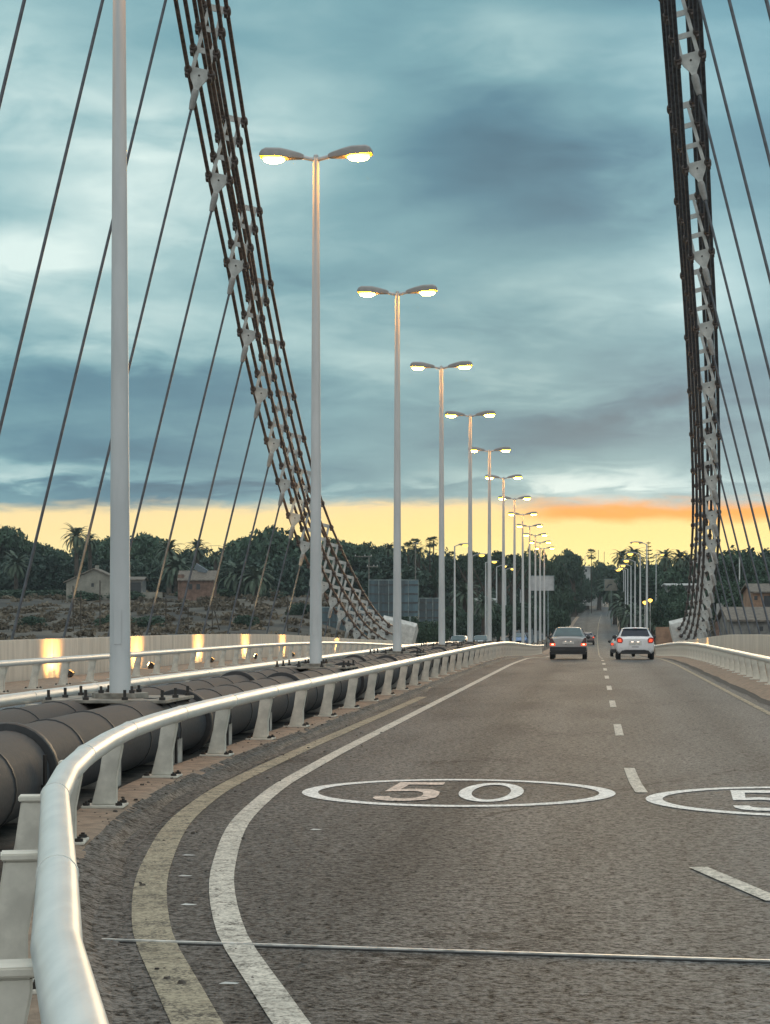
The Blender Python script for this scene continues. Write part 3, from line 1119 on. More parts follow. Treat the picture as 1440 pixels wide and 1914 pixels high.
def main_cable(label, side, anchor_label):
    """side -1 left, +1 right"""
    def P(y, z, c, l):
        X = (-16.24 + .247 * z) if side < 0 else (7.24 - .247 * z)
        dx = .247 * (1 if side < 0 else -1)
        dn = sqrt(1 + dx * dx)
        d_ = Vector((dx / dn, 0, 1 / dn))
        nrm_ = Vector((d_.z, 0, -d_.x))
        return Vector((X, y, z)) + d_ * l + nrm_ * c
    root = thing('suspension_cable', label, 'bridge cable', (0, 0, 0), 0, 'main cables of the bridge')
    lean = LEAN if side < 0 else -LEAN
    tabs = CZ + [(ANCH_Y, ANCH_Z)]
    for c in (-COLX, COLX):
        for i in range(4):
            pts = [P(y, z, c, i * lev(y)) for y, z in tabs]
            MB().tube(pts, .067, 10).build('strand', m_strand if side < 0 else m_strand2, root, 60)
    for q, (y, z) in enumerate(CZ):
        if y > 147 or y < 30:
            continue
        key = (round(lev(y), 2), round(sm(y, 80, 105), 1))
        if key not in clampmesh:
            clampmesh[key] = clamp_mesh('clamp_plate', key[0], .018 * sm(y, 80, 105))
        cp = place(clampmesh[key], 'clamp_plate', root, P(y, z, 0, 0), (0, lean, 0))
        place(pin, 'pin', cp, (0, 0, -.08))
        a_ = Vector(P(*CZ[max(0, q - 1)], 0, 0))
        b_ = Vector(P(*CZ[min(len(CZ) - 1, q + 1)], 0, 0))
        dr = (b_ - a_).normalized()
        ml = Matrix.Rotation(-lean, 3, 'Y') @ dr
        rot = ml.to_track_quat('Z', 'Y').to_euler()
        for c in (-COLX, COLX):
            for i in range(4):
                place(collar_me, 'collar', cp, (c, 0, i * lev(y)), rot)
    # hangers, each with its forked socket
    names = []
    for q, (y, z) in enumerate(CZ):
        if y < 30 or y > 127:
            continue
        ord_ = ORD[len([1 for yy, _ in CZ if y < yy <= 127])]
        h = thing('hanger_rod', ('steel hanger rod of the left cable, ' if side < 0 else 'steel hanger rod of the right cable, ') + ord_ + ' from the far white anchor block', 'hanger', P(y, z, 0, -.5), 0,
                  'hanger rods of the left cable' if side < 0 else 'hanger rods of the right cable')
        h.rotation_euler = (0, lean, 0)
        L = (z + 1.0) * sqrt(1 + .247 ** 2) - .5
        if L > .9:
            MB().lathe([(.10, -.02), (.115, -.12), (.10, -.45), (.075, -.62)], n=12).build('socket', m_socket, h, 40)
            MB().tube([(0, 0, -.62), (0, 0, -L)], .041, 10).build('rod', m_hang, h, 60)
    # anchor block
    bl = thing('anchor_block', anchor_label, 'anchor block', P(ANCH_Y, ANCH_Z, 0, 0), 0, 'white anchor blocks of the main cables')
    bl.rotation_euler = (0, lean, 0)
    H = 3 * lev(150)
    prof = [(0.0, -1.6), (2.6, -1.6), (2.9, H + .2), (.35, H + .75), (.0, H + .45)]
    MB().prism([(a_, b_) for a_, b_ in prof], -1.0, 1.75 if side < 0 else 1.0, 'x').build('block', m_plate, bl, None, .02)
    sock = MB().tube([(0, -.32, 0), (0, .06, 0)], .15, 14).tube([(0, -.55, 0), (0, -.321, 0)], .10, 12).mesh('cable_socket', m_clampm, 40)
    rim = MB().tube([(0, -.06, 0), (0, .01, 0)], .24, 18).mesh('socket_rim', m_plate, 40)
    for c in (-COLX, COLX):
        for i in range(4):
            s_ = place(sock, 'cable_socket', bl, (c, 0, i * lev(150)))
            place(rim, 'socket_rim', s_)


main_cable('bundle of rusty steel strands coloured as lamplit with white clamp plates rising at left', -1, 'white anchor block of the left cable, beside the third lamp post')
main_cable('bundle of dark steel strands with white clamp plates rising at right', 1, 'white anchor block of the right cable, right of the white car')


# ------------------------------------------------------------------ single arm lamps beyond the bridge
def single_lamp(loc, rz, label, group):
    t = thing('road_lamp', label, 'street lamp', loc, rz, group)
    MB().lathe([(.13, 0), (.12, .6), (.065, 9.6), (.03, 9.62)], n=12).build('pole', m_pole, t, 40)
    MB().tube([(0, 0, 9.55), (.25, 0, 9.68), (.5, 0, 9.72)], .04, 8).build('arm', m_pole, t, 40)
    rings = []
    for (xx, w, h) in ((.35, .05, .05), (.6, .16, .10), (1.0, .2, .12), (1.4, .16, .08), (1.48, .05, .03)):
        rings.append([Vector((xx, w * cos(2 * pi * k / 12), 9.74 + h * sin(2 * pi * k / 12))) for k in range(12)])
    hd = MB().loft(rings).build('lamp_head', m_lampbody, t, 40)
    vs = []
    MB().lathe([(.02, -.24), (.2, -.20), (.3, -.1), (.31, -.03)], (1.0, 0, 9.74), 14).build('lens', m_amber, hd, 50)
    return t


s0 = None
for k in range(8):
    y = 174 + 25 * k
    x = -12.6 + off(y)
    loc = (x, y, zp(y))
    lab = 'single arm street lamp beyond the left carriageway, %s from the bridge end' % ORD[k]
    if s0 is None:
        s0 = single_lamp(loc, 0, lab, 'single arm street lamps beyond the bridge')
    else:
        dup(s0, loc, 0, lab)
for k in range(8):
    y = 172 + 25 * k
    loc = (4.6 + off(y), y, zp(y))
    dup(s0, loc, pi, 'single arm lamp on the right verge of the far road, %s from the bridge' % ORD[k])
for px, py, D, lab in ((1056, 1043, 470, 'small distant street lamp on the hill left of the dark rounded tree'), (1064, 1041, 440, 'small distant street lamp in front of the dark rounded tree'),
                       (1074, 1040, 420, 'small distant street lamp at the right of the dark rounded tree'), (1094, 1039, 480, 'small distant street lamp beside the small fan palm'),
                       (1227, 1036, 300, 'street lamp standing right of the tall layered conifer'), (1271, 1035, 330, 'street lamp left of the right cable, before a low palm'),
                       ):
    p = W(px, py, D)
    dup(s0, (p.x, p.y, p.z - 9.7), 0.3, lab)
# pair of low lamps at the roadside palms
for px, py, lab in ((1206, 1126, 'lower of the two bright amber lamps among the roadside palms'), (1216, 1122, 'higher of the two bright amber lamps among the roadside palms')):
    p = W(px, py, 215)
    gz = ground_z(p.x, p.y)
    t = thing('low_lamp', lab, 'lamp', (p.x, p.y, gz), 0, 'low amber lamps among the palms')
    h = p.z - gz
    MB().tube([(0, 0, 0), (0, 0, h - .1)], .04, 8).build('pole', m_pole, t, 40)
    MB().lathe([(.02, h - .25), (.22, h - .1), (.25, h + .05), (.1, h + .15)], n=12).build('lens', m_low, t, 50)

# tall slim pole at right with a globe
p = W(1383, 1040, 200)
gz = ground_z(p.x, p.y)
t = thing('flag_pole', 'tall slim white pole with a small globe at mid height, by the right treetops', 'pole', (p.x, p.y, gz))
MB().tube([(0, 0, 0), (0, 0, p.z - gz)], .07, 10).build('pole', m_plate, t, 40)
q = W(1383, 1101, 200)
MB().lathe([(.02, -.25), (.2, -.15), (.25, 0), (.2, .15), (.02, .25)], (0, 0, q.z - gz), 12).build('globe', m_plate, t, 60)

# ------------------------------------------------------------------ cars
m_glass = mat('car_glass', (.025, .065, .072), .15, var=.1, spec=.45)
m_glass2 = mat('dark_car_glass', (.012, .018, .03), .15, var=.1, spec=.45)
m_tyre = mat('tyre', (.016, .016, .017), .8, var=.2)
m_rim = mat('wheel_rim', (.35, .35, .36), .4, .6)
m_black = mat('black_plastic', (.022, .022, .024), .6, var=.2)
m_tail = mat('tail_light_red', (.45, .03, .015), .25, var=.1, spec=.7)
m_taildark = mat('tail_light_smoked', (.06, .012, .01), .25, var=.1, spec=.7)
m_brake = emit('lit_tail_lamp', (1.0, .085, .035), 1.5)
m_brakew = emit('lit_tail_core', (1.0, .42, .25), 4.0)
m_platelamp = emit('plate_lamp', (1.0, .8, .6), 2.5)
m_headl = emit('head_lamp', (1.0, .95, .85), 3.0)
m_numpl = mat('number_plate', (.55, .54, .50), .5, var=.15, scale=18)


def car_body(st, name, material, parent):
    """st: list of (y, half width, z bottom, z belt, roof half width, z top)"""
    rings = []
    for (y, w, zb, zt, wr, zr) in st:
        right = [(0, zb), (w * .86, zb), (w * .97, zb + .10), (w, zb + .28), (w * .99, zt - .22), (w * .955, zt), (wr + (w * .955 - wr) * .12, zr - .09 if zr > zt + .12 else zt + (zr - zt) * .4),
                 (wr * .90, zr - .02), (wr * .6, zr), (0, zr + .006)]
        left = [(-a_, b_) for a_, b_ in right[-2:0:-1]]
        rings.append([Vector((a_, y, b_)) for a_, b_ in right + left])
    return MB().loft(rings).build(name, material, parent, 32)


def wheel_set(parent, w, y0, y1, r):
    for sx in (-1, 1):
        for y in (y0, y1):
            wh = bpy.data.objects.new('wheel', None)
            C.objects.link(wh)
            wh.parent = parent
            wh.location = (sx * (w - .11), y, r)
            wh.rotation_euler = (0, pi / 2, 0)
            MB().lathe([(r - .10, -.10), (r - .02, -.105), (r, -.08), (r, .08), (r - .02, .105), (r - .10, .10)], n=24).build('tyre', m_tyre, wh, 40)
            MB().lathe([(.05, -.07), (r - .10, -.085), (r - .10, .085), (.05, .07)], n=20).build('rim', m_rim, wh, 40)


def quad_panel(parent, name, pts, material, th=.012):
    """thin slab through four points, pushed outward along its normal"""
    p = [Vector(q) for q in pts]
    n_ = (p[1] - p[0]).cross(p[-1] - p[0]).normalized()
    k = len(p)
    vs = p + [q + n_ * th for q in p]
    fs = [tuple(range(k)), tuple(range(2 * k - 1, k - 1, -1))] + [(i, (i + 1) % k, (i + 1) % k + k, i + k) for i in range(k)]
    return MB().add(vs, fs).build(name, material, parent, None)


def mirrors(parent, w, y, z, material):
    for s in (-1, 1):
        MB().lathe([(.03, -.09), (.09, -.05), (.10, .03), (.05, .09)], (0, 0, 0), 10).build('mirror', material, parent, 40, loc=(s * (w + .10), y, z))


def silver_saloon(loc, label):
    t = thing('parked_car', label, 'car', loc)
    t.name = 'car'
    paint = mat('silver_paint', (.36, .35, .34), .3, .35, var=.04, scale=2, spec=.7)
    w = .86
    st = [(.0, .78, .38, .92, .55, .98), (.05, w * .97, .30, .97, .60, 1.02), (.25, w, .27, 1.0, .62, 1.04), (.58, w, .26, 1.0, .64, 1.06), (1.25, w, .26, .97, .56, 1.45), (1.6, w, .26, .96, .575, 1.485),
          (2.6, w, .26, .94, .575, 1.47), (3.45, w, .26, .92, .62, .98), (4.4, w * .97, .28, .78, .6, .80), (4.7, w * .8, .34, .62, .5, .66)]
    b_ = car_body(st, 'body', paint, t)
    quad_panel(b_, 'rear_window', [(-.66, .60, 1.075), (.66, .60, 1.075), (.53, 1.235, 1.435), (-.53, 1.235, 1.435)], m_glass, .014)
    for s in (-1, 1):
        pts = [(s * .825, 1.15, 1.0), (s * .80, 3.1, .98), (s * .60, 2.5, 1.41), (s * .60, 1.55, 1.42)]
        quad_panel(b_, 'side_window', pts if s > 0 else pts[::-1], m_glass2, .02)
        # smoked upper and lit lower tail light wrapping the corner
        x0, x1 = sorted((s * .52, s * .845))
        tl = MB().prism([(s * .60, .75), (s * .835, .75), (s * .835, 1.0), (s * .74, 1.0)] if s > 0 else [(-.60, .75), (-.74, 1.0), (-.835, 1.0), (-.835, .75)], -.02, .12).build('tail_light', m_taildark, t, None, .01)
        MB().prism([(s * .58, .64), (s * .83, .64), (s * .83, .745), (s * .60, .745)], -.025, .11).build('lit_lens', m_brake, tl, None)
        MB().prism([(s * .66, .665), (s * .76, .665), (s * .76, .725), (s * .66, .725)], -.029, -.0255).build('bright_core', m_brakew, tl, None)
    MB().box(-.83, .83, -.06, .12, .36, .58).build('bumper', m_black, t, 30, .03)
    MB().box(-.80, .80, .0, .10, .24, .355).build('underside', m_black, t, 30)
    MB().box(-.38, .38, -.012, .03, .845, .875).build('boot_trim', m_rim, t, None)
    MB().box(-.26, .26, -.016, .02, .72, .83).build('number_plate', m_numpl, t, None)
    for s in (-.12, .12):
        MB().box(s - .03, s + .03, -.02, .0, .833, .844).build('plate_lamp', m_platelamp, t, None)
    MB().box(-.01, .01, 1.45, 1.6, 1.49, 1.55).build('antenna', m_black, t, None)
    mirrors(t, w - .05, 3.1, 1.0, m_black)
    wheel_set(t, w, .95, 3.75, .31)
    return t


def white_hatch(loc, label):
    t = thing('car', label, 'car', loc)
    paint = mat('white_paint', (.74, .74, .74), .28, var=.03, scale=2, spec=.7)
    w = .87
    st = [(.0, .80, .42, .88, .60, .95), (.06, w * .97, .32, .95, .64, 1.01), (.22, w, .28, .99, .66, 1.06), (.34, w, .27, 1.0, .66, 1.08), (.62, w, .26, 1.0, .575, 1.41), (.95, w, .26, .99, .58, 1.475),
          (2.1, w, .26, .96, .59, 1.46), (3.0, w, .26, .94, .62, 1.0), (3.7, w * .96, .28, .80, .6, .82), (3.95, w * .8, .34, .62, .5, .66)]
    b_ = car_body(st, 'body', paint, t)
    quad_panel(b_, 'rear_window', [(-.66, .30, 1.085), (-.3, .275, 1.055), (.3, .275, 1.055), (.66, .30, 1.085), (.55, .585, 1.40), (-.55, .585, 1.40)], m_glass2, .016)
    MB().box(-.50, .50, .50, .64, 1.425, 1.455).build('spoiler', paint, t, None, .01)
    MB().box(-.09, .09, .488, .498, 1.43, 1.445).build('brake_strip', m_tail, t, None)
    for s in (-1, 1):
        pts = [(s * .825, .75, 1.03), (s * .80, 2.6, .99), (s * .61, 2.0, 1.40), (s * .61, .95, 1.41)]
        quad_panel(b_, 'side_window', pts if s > 0 else pts[::-1], m_glass2, .02)
        poly = [(.55, .86), (.60, .75), (.78, .76), (.84, .84), (.83, 1.0), (.70, 1.03), (.58, .97)]
        poly = [(s * a_, c_) for a_, c_ in poly]
        tl = MB().prism(poly, -.02, .2).build('tail_light', m_tail, t, None, .012)
        lit = [(s * .62, .82), (s * .76, .82), (s * .78, .92), (s * .66, .95)]
        MB().prism(lit, -.026, -.0205).build('lit_lens', m_brake, tl, None)
    MB().prism([(-.74, .26), (.74, .26), (.60, .42), (.42, .455), (-.42, .455), (-.60, .42)], -.012, .1).build('bumper', m_black, t, None, .012)
    MB().box(-.29, .29, -.012, .03, .66, .80).build('number_plate', m_numpl, t, None)
    for s in (-.13, .13):
        MB().box(s - .05, s + .05, -.018, .0, .803, .83).build('plate_lamp', m_platelamp, t, None)
    MB().box(-.16, .16, -.008, .02, .57, .595).build('fog_reflector', m_taildark, t, None)
    MB().box(-.30, .30, -.006, .02, .835, .855).build('tailgate_trim', m_rim, t, None)
    MB().box(-.012, .012, .95, 1.1, 1.48, 1.54).build('antenna', m_black, t, None)
    mirrors(t, w - .05, 2.5, 1.02, m_black)
    wheel_set(t, w, .62, 3.1, .31)
    return t


def plain_car(loc, rz, label, paintcol, front=False, tall=1.46, metal=.2):
    t = thing('car', label, 'car', loc, rz)
    paint = mat('car_paint', paintcol, .3, metal, var=.04, scale=2, spec=.7)
    w = .86
    k = tall / 1.46
    st = [(.0, .78, .40, .90, .60, .96), (.06, w * .97, .30, .95, .62, 1.02), (.25, w, .27, 1.0, .64, 1.06), (.42, w, .26, 1.0, .64, 1.10), (.85, w, .26, 1.0, .58, 1.42 * k), (1.3, w, .26, .98, .59, 1.46 * k),
          (2.3, w, .26, .96, .59, 1.45 * k), (3.2, w, .26, .94, .62, 1.0), (4.0, w * .96, .28, .80, .6, .82), (4.25, w * .8, .34, .62, .5, .66)]
    b_ = car_body(st, 'body', paint, t)
    quad_panel(b_, 'rear_window', [(-.62, .44, 1.11), (.62, .44, 1.11), (.53, .84, 1.39 * k), (-.53, .84, 1.39 * k)], m_glass2, .016)
    quad_panel(b_, 'windscreen', [(.66, 3.16, 1.02), (-.66, 3.16, 1.02), (-.55, 2.35, 1.42 * k), (.55, 2.35, 1.42 * k)], m_glass, .03)
    for s in (-1, 1):
        pts = [(s * .825, .95, 1.03), (s * .80, 2.9, .99), (s * .61, 2.3, 1.39 * k), (s * .61, 1.15, 1.40 * k)]
        quad_panel(b_, 'side_window', pts if s > 0 else pts[::-1], m_glass2, .02)
        tl = MB().prism([(s * .60, .78), (s * .83, .78), (s * .83, .98), (s * .66, .98)], -.02, .15).build('tail_light', m_tail, t, None, .01)
        MB().prism([(s * .66, .80), (s * .80, .80), (s * .80, .92), (s * .66, .92)], -.026, -.0205).build('lit_lens', m_brake, tl, None)
        MB().box(*(sorted((s * .45, s * .70))), 4.06, 4.24, .60, .72).build('headlight', m_rim, t, None, .02)
    MB().box(-.83, .83, -.05, .12, .30, .52).build('bumper', m_black, t, 30, .03)
    MB().box(-.26, .26, -.025, .02, .66, .78).build('number_plate', m_numpl, t, None)
    mirrors(t, w - .05, 2.7, 1.02, m_black)
    wheel_set(t, w, .8, 3.4, .31)
    return t


y = 88.7
silver_saloon((XatY(1062.5, y), y, zp(y)), 'silver saloon with lit tail lights, driving away in the left lane')
white_hatch((XatY(1188, y), y, zp(y)), 'white hatchback with red tail lights, driving away in the right lane')
y = 134
plain_car((XatY(1165, y), y, zp(y)), 0, 'grey car half hidden behind the left side of the white hatchback', (.42, .40, .38))
y = 225
plain_car((XatY(1098, y), y, zp(y)), 0, 'small distant dark car just right of the silver saloon', (.22, .17, .16))
y = 168
plain_car((XatY(855, y), y + 4, zp(y)), pi, 'white oncoming car, leftmost behind the guard rail, with a pale windscreen', (.70, .72, .72), tall=1.5)
y = 184
plain_car((XatY(897, y), y + 4, zp(y)), pi, 'grey oncoming car between the fifth and sixth lamp posts', (.30, .34, .36), tall=1.46)
y = 215
plain_car((XatY(971, y), y + 4, zp(y)), pi, 'blue oncoming car farthest right among the lamp posts', (.10, .18, .34), tall=1.46)

# ------------------------------------------------------------------ vegetation builders
def quads_mesh(name, pos, size, material, rs, flat=1.0, aspect=1.6):
    """cloud of small leaf clumps, one quad each"""
    n = len(pos)
    a = rs.normal(size=(n, 3))
    a /= np.linalg.norm(a, axis=1, keepdims=True)
    b = rs.normal(size=(n, 3))
    b -= a * (a * b).sum(1, keepdims=True)
    b /= np.linalg.norm(b, axis=1, keepdims=True)
    s = size * (0.6 + .8 * rs.random((n, 1)))
    a = a * s * aspect
    b = b * s
    v = np.stack([pos - a, pos - b * .7, pos + a, pos + b], 1).reshape(-1, 3)
    f = np.arange(4 * n).reshape(-1, 4)
    me = bpy.data.meshes.new(name)
    me.from_pydata(v.tolist(), [], f.tolist())
    me.materials.append(material)
    return me


def crown_points(rs, nl, per, flat, spread, kind):
    """unit crown: radius about 1, height 0..1"""
    pts = []
    for i in range(nl):
        if kind == 'umbrella':
            r = spread * sqrt(rs.random())
            th = rs.random() * 2 * pi
            c = np.array([r * cos(th), r * sin(th), .62 * sqrt(max(0, 1 - (r / 1.05) ** 2)) + .18 * rs.random()])
            rad = .26 + .20 * rs.random()
        elif kind == 'tall':
            z = rs.random()
            r = .55 * (1 - abs(z - .4)) * sqrt(rs.random())
            th = rs.random() * 2 * pi
            c = np.array([r * cos(th), r * sin(th), .1 + .8 * z])
            rad = .20 + .16 * rs.random()
        elif kind == 'cypress':
            z = rs.random()
            c = np.array([.25 * rs.normal() * (1 - z), .25 * rs.normal() * (1 - z), z * .95])
            rad = .55 * (1 - z) ** .6 + .10
        else:
            v = rs.normal(size=3)
            v /= np.linalg.norm(v)
            r = .62 * rs.random() ** .4
            c = np.array([v[0] * r, v[1] * r, .48 + .36 * v[2] * r / .62])
            rad = .24 + .2 * rs.random()
        d = rs.normal(size=(per, 3))
        d /= np.linalg.norm(d, axis=1, keepdims=True)
        rr = rad * (.55 + .5 * rs.random((per, 1)) ** .6)
        p = c + d * rr * np.array([1, 1, flat])
        pts.append(p)
    return np.concatenate(pts)


CROWNS = {}
for kind, nv, nl, per, fl, spd, mt in (('umbrella', 4, 26, 130, .55, .95, m_pine), ('round', 4, 24, 130, .6, .9, m_broad), ('tall', 3, 26, 110, .7, .9, m_broad), ('cypress', 2, 22, 90, .35, .9, m_broad)):
    CROWNS[kind] = []
    for i in range(nv):
        rs = np.random.RandomState(100 + i * 7 + nl)
        CROWNS[kind].append(quads_mesh('crown', crown_points(rs, nl, per, fl, spd, kind), .040 if kind != 'cypress' else .05, mt, rs))
trunk_me = MB().tube([(0, 0, -.05), (.01, 0, .25), (-.01, .01, .55), (.02, 0, .8)], [.05, .036, .03, .015], 8).tube([(-.01, .01, .5), (.15, .05, .7), (.25, .06, .85)], [.018, .012, .006], 6).tube(
    [(0, .01, .45), (-.14, -.08, .65), (-.24, -.1, .82)], [.018, .012, .006], 6).tube([(0, 0, .55), (.03, -.14, .75)], [.014, .006], 6).mesh('trunk', m_bark, 40)


def tree(px, top, D, r, kind, label, ch=None, squash=1.0, name=None):
    p = W(px, top, D)
    gz = ground_z(p.x, p.y)
    h = max(3.0, p.z - gz)
    t = thing(name or {'umbrella': 'pine_tree', 'round': 'leafy_tree', 'tall': 'leafy_tree', 'cypress': 'cypress_tree'}[kind], label, 'tree', (p.x, p.y, gz), random.random() * 6.28, 'trees on the slopes beyond the bridge')
    place(trunk_me, 'trunk', t, (0, 0, 0), None, (h, h, h))
    c_h = ch or min(h * .8, r * (2.0 if kind == 'round' else 1.3))
    cs = random.choice(CROWNS[kind])
    mz = max(v.co.z for v in cs.vertices)
    place(cs, 'crown', t, (0, 0, h - c_h * mz * .97), None, (r, r, c_h))
    return t


def palm_frond(mb, base, az, el, L, droop, rs, nleaf=14, leaf=.55):
    d = Vector((cos(az) * cos(el), sin(az) * cos(el), sin(el)))
    pts = []
    p = Vector(base)
    seg = L / 10
    e = el
    for i in range(11):
        pts.append(p.copy())
        d = Vector((cos(az) * cos(e), sin(az) * cos(e), sin(e)))
        p = p + d * seg
        e -= droop / 10 * (1 + i * .12)
    side = Vector((-sin(az), cos(az), 0))
    for i in range(nleaf):
        f = .12 + .86 * i / (nleaf - 1)
        q = f * 10
        j = min(9, int(q))
        c = pts[j].lerp(pts[j + 1], q - j)
        dd = (pts[j + 1] - pts[j]).normalized()
        ll = leaf * L * .32 * sin(pi * (.12 + .8 * f)) + .05 * L * .3
        for s in (-1, 1):
            tip = c + (side * s * .75 + dd * .65 + Vector((0, 0, -.15))).normalized() * ll
            wv = dd * L * .045
            mb.add([c - wv, c + wv, tip], [(0, 1, 2)])
    w0 = side * .02 * L * .2
    for i in range(10):
        mb.add([pts[i] - w0, pts[i] + w0, pts[i + 1] + w0 * .7, pts[i + 1] - w0 * .7], [(0, 1, 2, 3)])


PALMS = []
for v in range(3):
    rs = random.Random(40 + v)
    mb = MB()
    nf = 54
    for i in range(nf):
        f = i / nf
        az = i * 2.39996 + rs.uniform(-.2, .2)
        el = R(78) - R(112) * f + rs.uniform(-.1, .1)
        palm_frond(mb, (0, 0, 0), az, el, 1.0 * rs.uniform(.85, 1.08), R(62) * rs.uniform(.7, 1.2), rs)
    PALMS.append(mb.mesh('crown', m_palm))
FANS = []
for v in range(2):
    rs = random.Random(60 + v)
    mb = MB()
    for i in range(42):
        az = i * 2.39996
        el = R(75) - R(140) * i / 42
        d = Vector((cos(az) * cos(el), sin(az) * cos(el), sin(el)))
        c = d * rs.uniform(.5, .65)
        side = Vector((-sin(az), cos(az), 0))
        up = side.cross(d)
        mb.add([Vector((0, 0, 0)) - side * .012, side * .012, c + side * .01, c - side * .01], [(0, 1, 2, 3)])
        for k in range(9):
            a_ = R(-70 + 140 * k / 8)
            tip = c + (d * cos(a_) + side * sin(a_)) * .42 - Vector((0, 0, .06))
            w_ = (side * cos(a_) - d * sin(a_)) * .035
            m_ = c.lerp(tip, .5)
            mb.add([c, m_ - w_, tip, m_ + w_], [(0, 1, 2, 3)])
    FANS.append(mb.mesh('crown', m_palm))
ptrunk = MB().lathe([(.055, 0), (.045, .06), (.040, .5), (.038, .9), (.05, .97), (.03, 1.0)], n=10).mesh('trunk', m_bark, 40)


def palm(px, cy, D, r, label, fan=False, base=None, tw=None, at=None):
    p = W(px, cy, D) if at is None else Vector(at)
    gz = ground_z(p.x, p.y) if base is None else base
    h = max(.6, p.z - gz)
    t = thing('palm_tree', label, 'palm', (p.x, p.y, gz), random.random() * 6.28, 'palms beyond the bridge')
    w_ = tw or (5.0 if fan else 8.5)
    place(ptrunk, 'trunk', t, (0, 0, 0), None, (w_, w_, h))
    place(random.choice(FANS if fan else PALMS), 'crown', t, (0, 0, h), None, (r, r, r))
    return t


# ------------------------------------------------------------------ trees, left hillside
T = tree
T(-12, 975, 330, 5.5, 'umbrella', 'dark pine cut by the left picture edge, tallest there')
T(25, 1000, 335, 5.0, 'round', 'dark leafy tree just right of the pine at the left picture edge')
T(50, 1008, 338, 3.6, 'umbrella', 'dark pine with a two-topped crown left of the first golden hanger')
T(85, 1018, 338, 4.4, 'umbrella', 'dark pine with a low rounded crown between the two leftmost hangers')
T(110, 1024, 345, 3.8, 'round', 'low dark leafy tree left of the tall feathery palm')
T(172, 1008, 352, 3.8, 'umbrella', 'dark pine right behind the tall feathery palm')
T(196, 1010, 350, 4.4, 'round', 'dark leafy tree beside the nearest lamp pole, left side')
T(253, 994, 320, 5.6, 'umbrella', 'big dark domed pine just right of the nearest lamp pole')
T(225, 1000, 330, 4.5, 'umbrella', 'dark pine hidden behind the nearest lamp pole')
T(285, 1035, 330, 4.2, 'round', 'leafy tree filling the gap between the domed pine and the bushy palm')
T(345, 1034, 345, 4.2, 'round', 'leafy tree between the two palms over the brick house')
T(412, 1036, 345, 4.0, 'round', 'leafy tree right of the brick house, under the far pylon')
T(440, 1024, 330, 4.2, 'umbrella', 'dark pine at the left foot of the biggest domed pine')
T(470, 1003, 325, 4.8, 'umbrella', 'dark pine forming the left shoulder of the biggest dome')
T(508, 982, 318, 6.6, 'umbrella', 'biggest dark domed pine, left of the white cable clamps', ch=9)
T(545, 1003, 322, 5.2, 'umbrella', 'dark pine forming the right shoulder of the biggest dome')
T(578, 1030, 330, 4.6, 'round', 'dark leafy tree behind the second lamp pole')
T(628, 1005, 330, 5.0, 'umbrella', 'dark pine just right of the second lamp pole')
T(660, 1014, 335, 5.2, 'umbrella', 'dark pine behind the wooden utility pole with crossarms')
T(690, 1012, 332, 5.2, 'umbrella', 'dark pine above the blue hoarding, left part')
T(716, 1020, 330, 4.6, 'round', 'dark leafy tree left of the third lamp pole, above the hoarding')
T(745, 1040, 335, 4.4, 'round', 'low leafy tree behind the third lamp pole')
T(790, 1046, 325, 4.6, 'round', 'mid green leafy tree below the two slim fan palms')
T(822, 1050, 330, 4.0, 'round', 'leafy tree left of the fourth lamp pole')
T(845, 1046, 300, 3.4, 'tall', 'dark ragged tree right behind the first single arm lamp')
T(866, 1036, 290, 3.0, 'tall', 'dark tall tree right of the first single arm lamp')
T(890, 1030, 285, 3.0, 'tall', 'dark tall tree right of the fifth lamp pole')
T(912, 1034, 285, 2.8, 'tall', 'dark tall tree behind the sixth lamp pole')
T(935, 1029, 285, 2.8, 'tall', 'dark tall tree between the sixth and seventh lamp poles')
T(958, 1034, 290, 3.0, 'tall', 'dark tall tree left of the pale hoarding')
T(985, 1030, 300, 3.4, 'round', 'dark rounded tree behind the crowded lamp poles, left one')
T(1005, 1026, 310, 3.6, 'round', 'dark rounded tree above the pale hoarding')
T(1030, 1040, 320, 3.4, 'round', 'dark leafy tree right of the pale hoarding')
T(1060, 1026, 420, 4.0, 'round', 'dark rounded tree standing highest on the hill above the silver saloon')
T(1073, 1033, 400, 3.4, 'round', 'dark rounded tree at the right of the highest hill tree')
T(1046, 1036, 410, 3.2, 'round', 'dark rounded tree at the left of the highest hill tree')
T(1120, 1048, 470, 4.8, 'round', 'leafy tree behind the two thin masts on the hill')
T(1142, 1053, 470, 4.6, 'round', 'leafy tree right of the two thin masts on the hill')
T(1098, 1056, 480, 4.6, 'round', 'leafy tree beside the white hill house')
for px, py, D, r, lab in ((1034, 1090, 300, 3.4, 'dense roadside tree left of the far road, behind the silver saloon roof'), (1058, 1098, 350, 2.8, 'dense roadside tree left of the far road, under the white hill house'),
                          (1026, 1125, 260, 2.8, 'low dark roadside tree directly left of the silver saloon roof'), (1048, 1130, 300, 2.2, 'low dark roadside tree along the left edge of the climbing road'),
                          (1080, 1124, 420, 2.2, 'low green bush at the top left of the climbing road'), (1120, 1085, 520, 5.5, 'broad dark tree closing the view at the road top'),
                          (1145, 1075, 540, 5.5, 'broad dark tree above the small picture hoarding'), (1088, 1092, 460, 3.6, 'dark tree in front of the white walls on the hill')):
    T(px, py, D, r, 'round', lab)
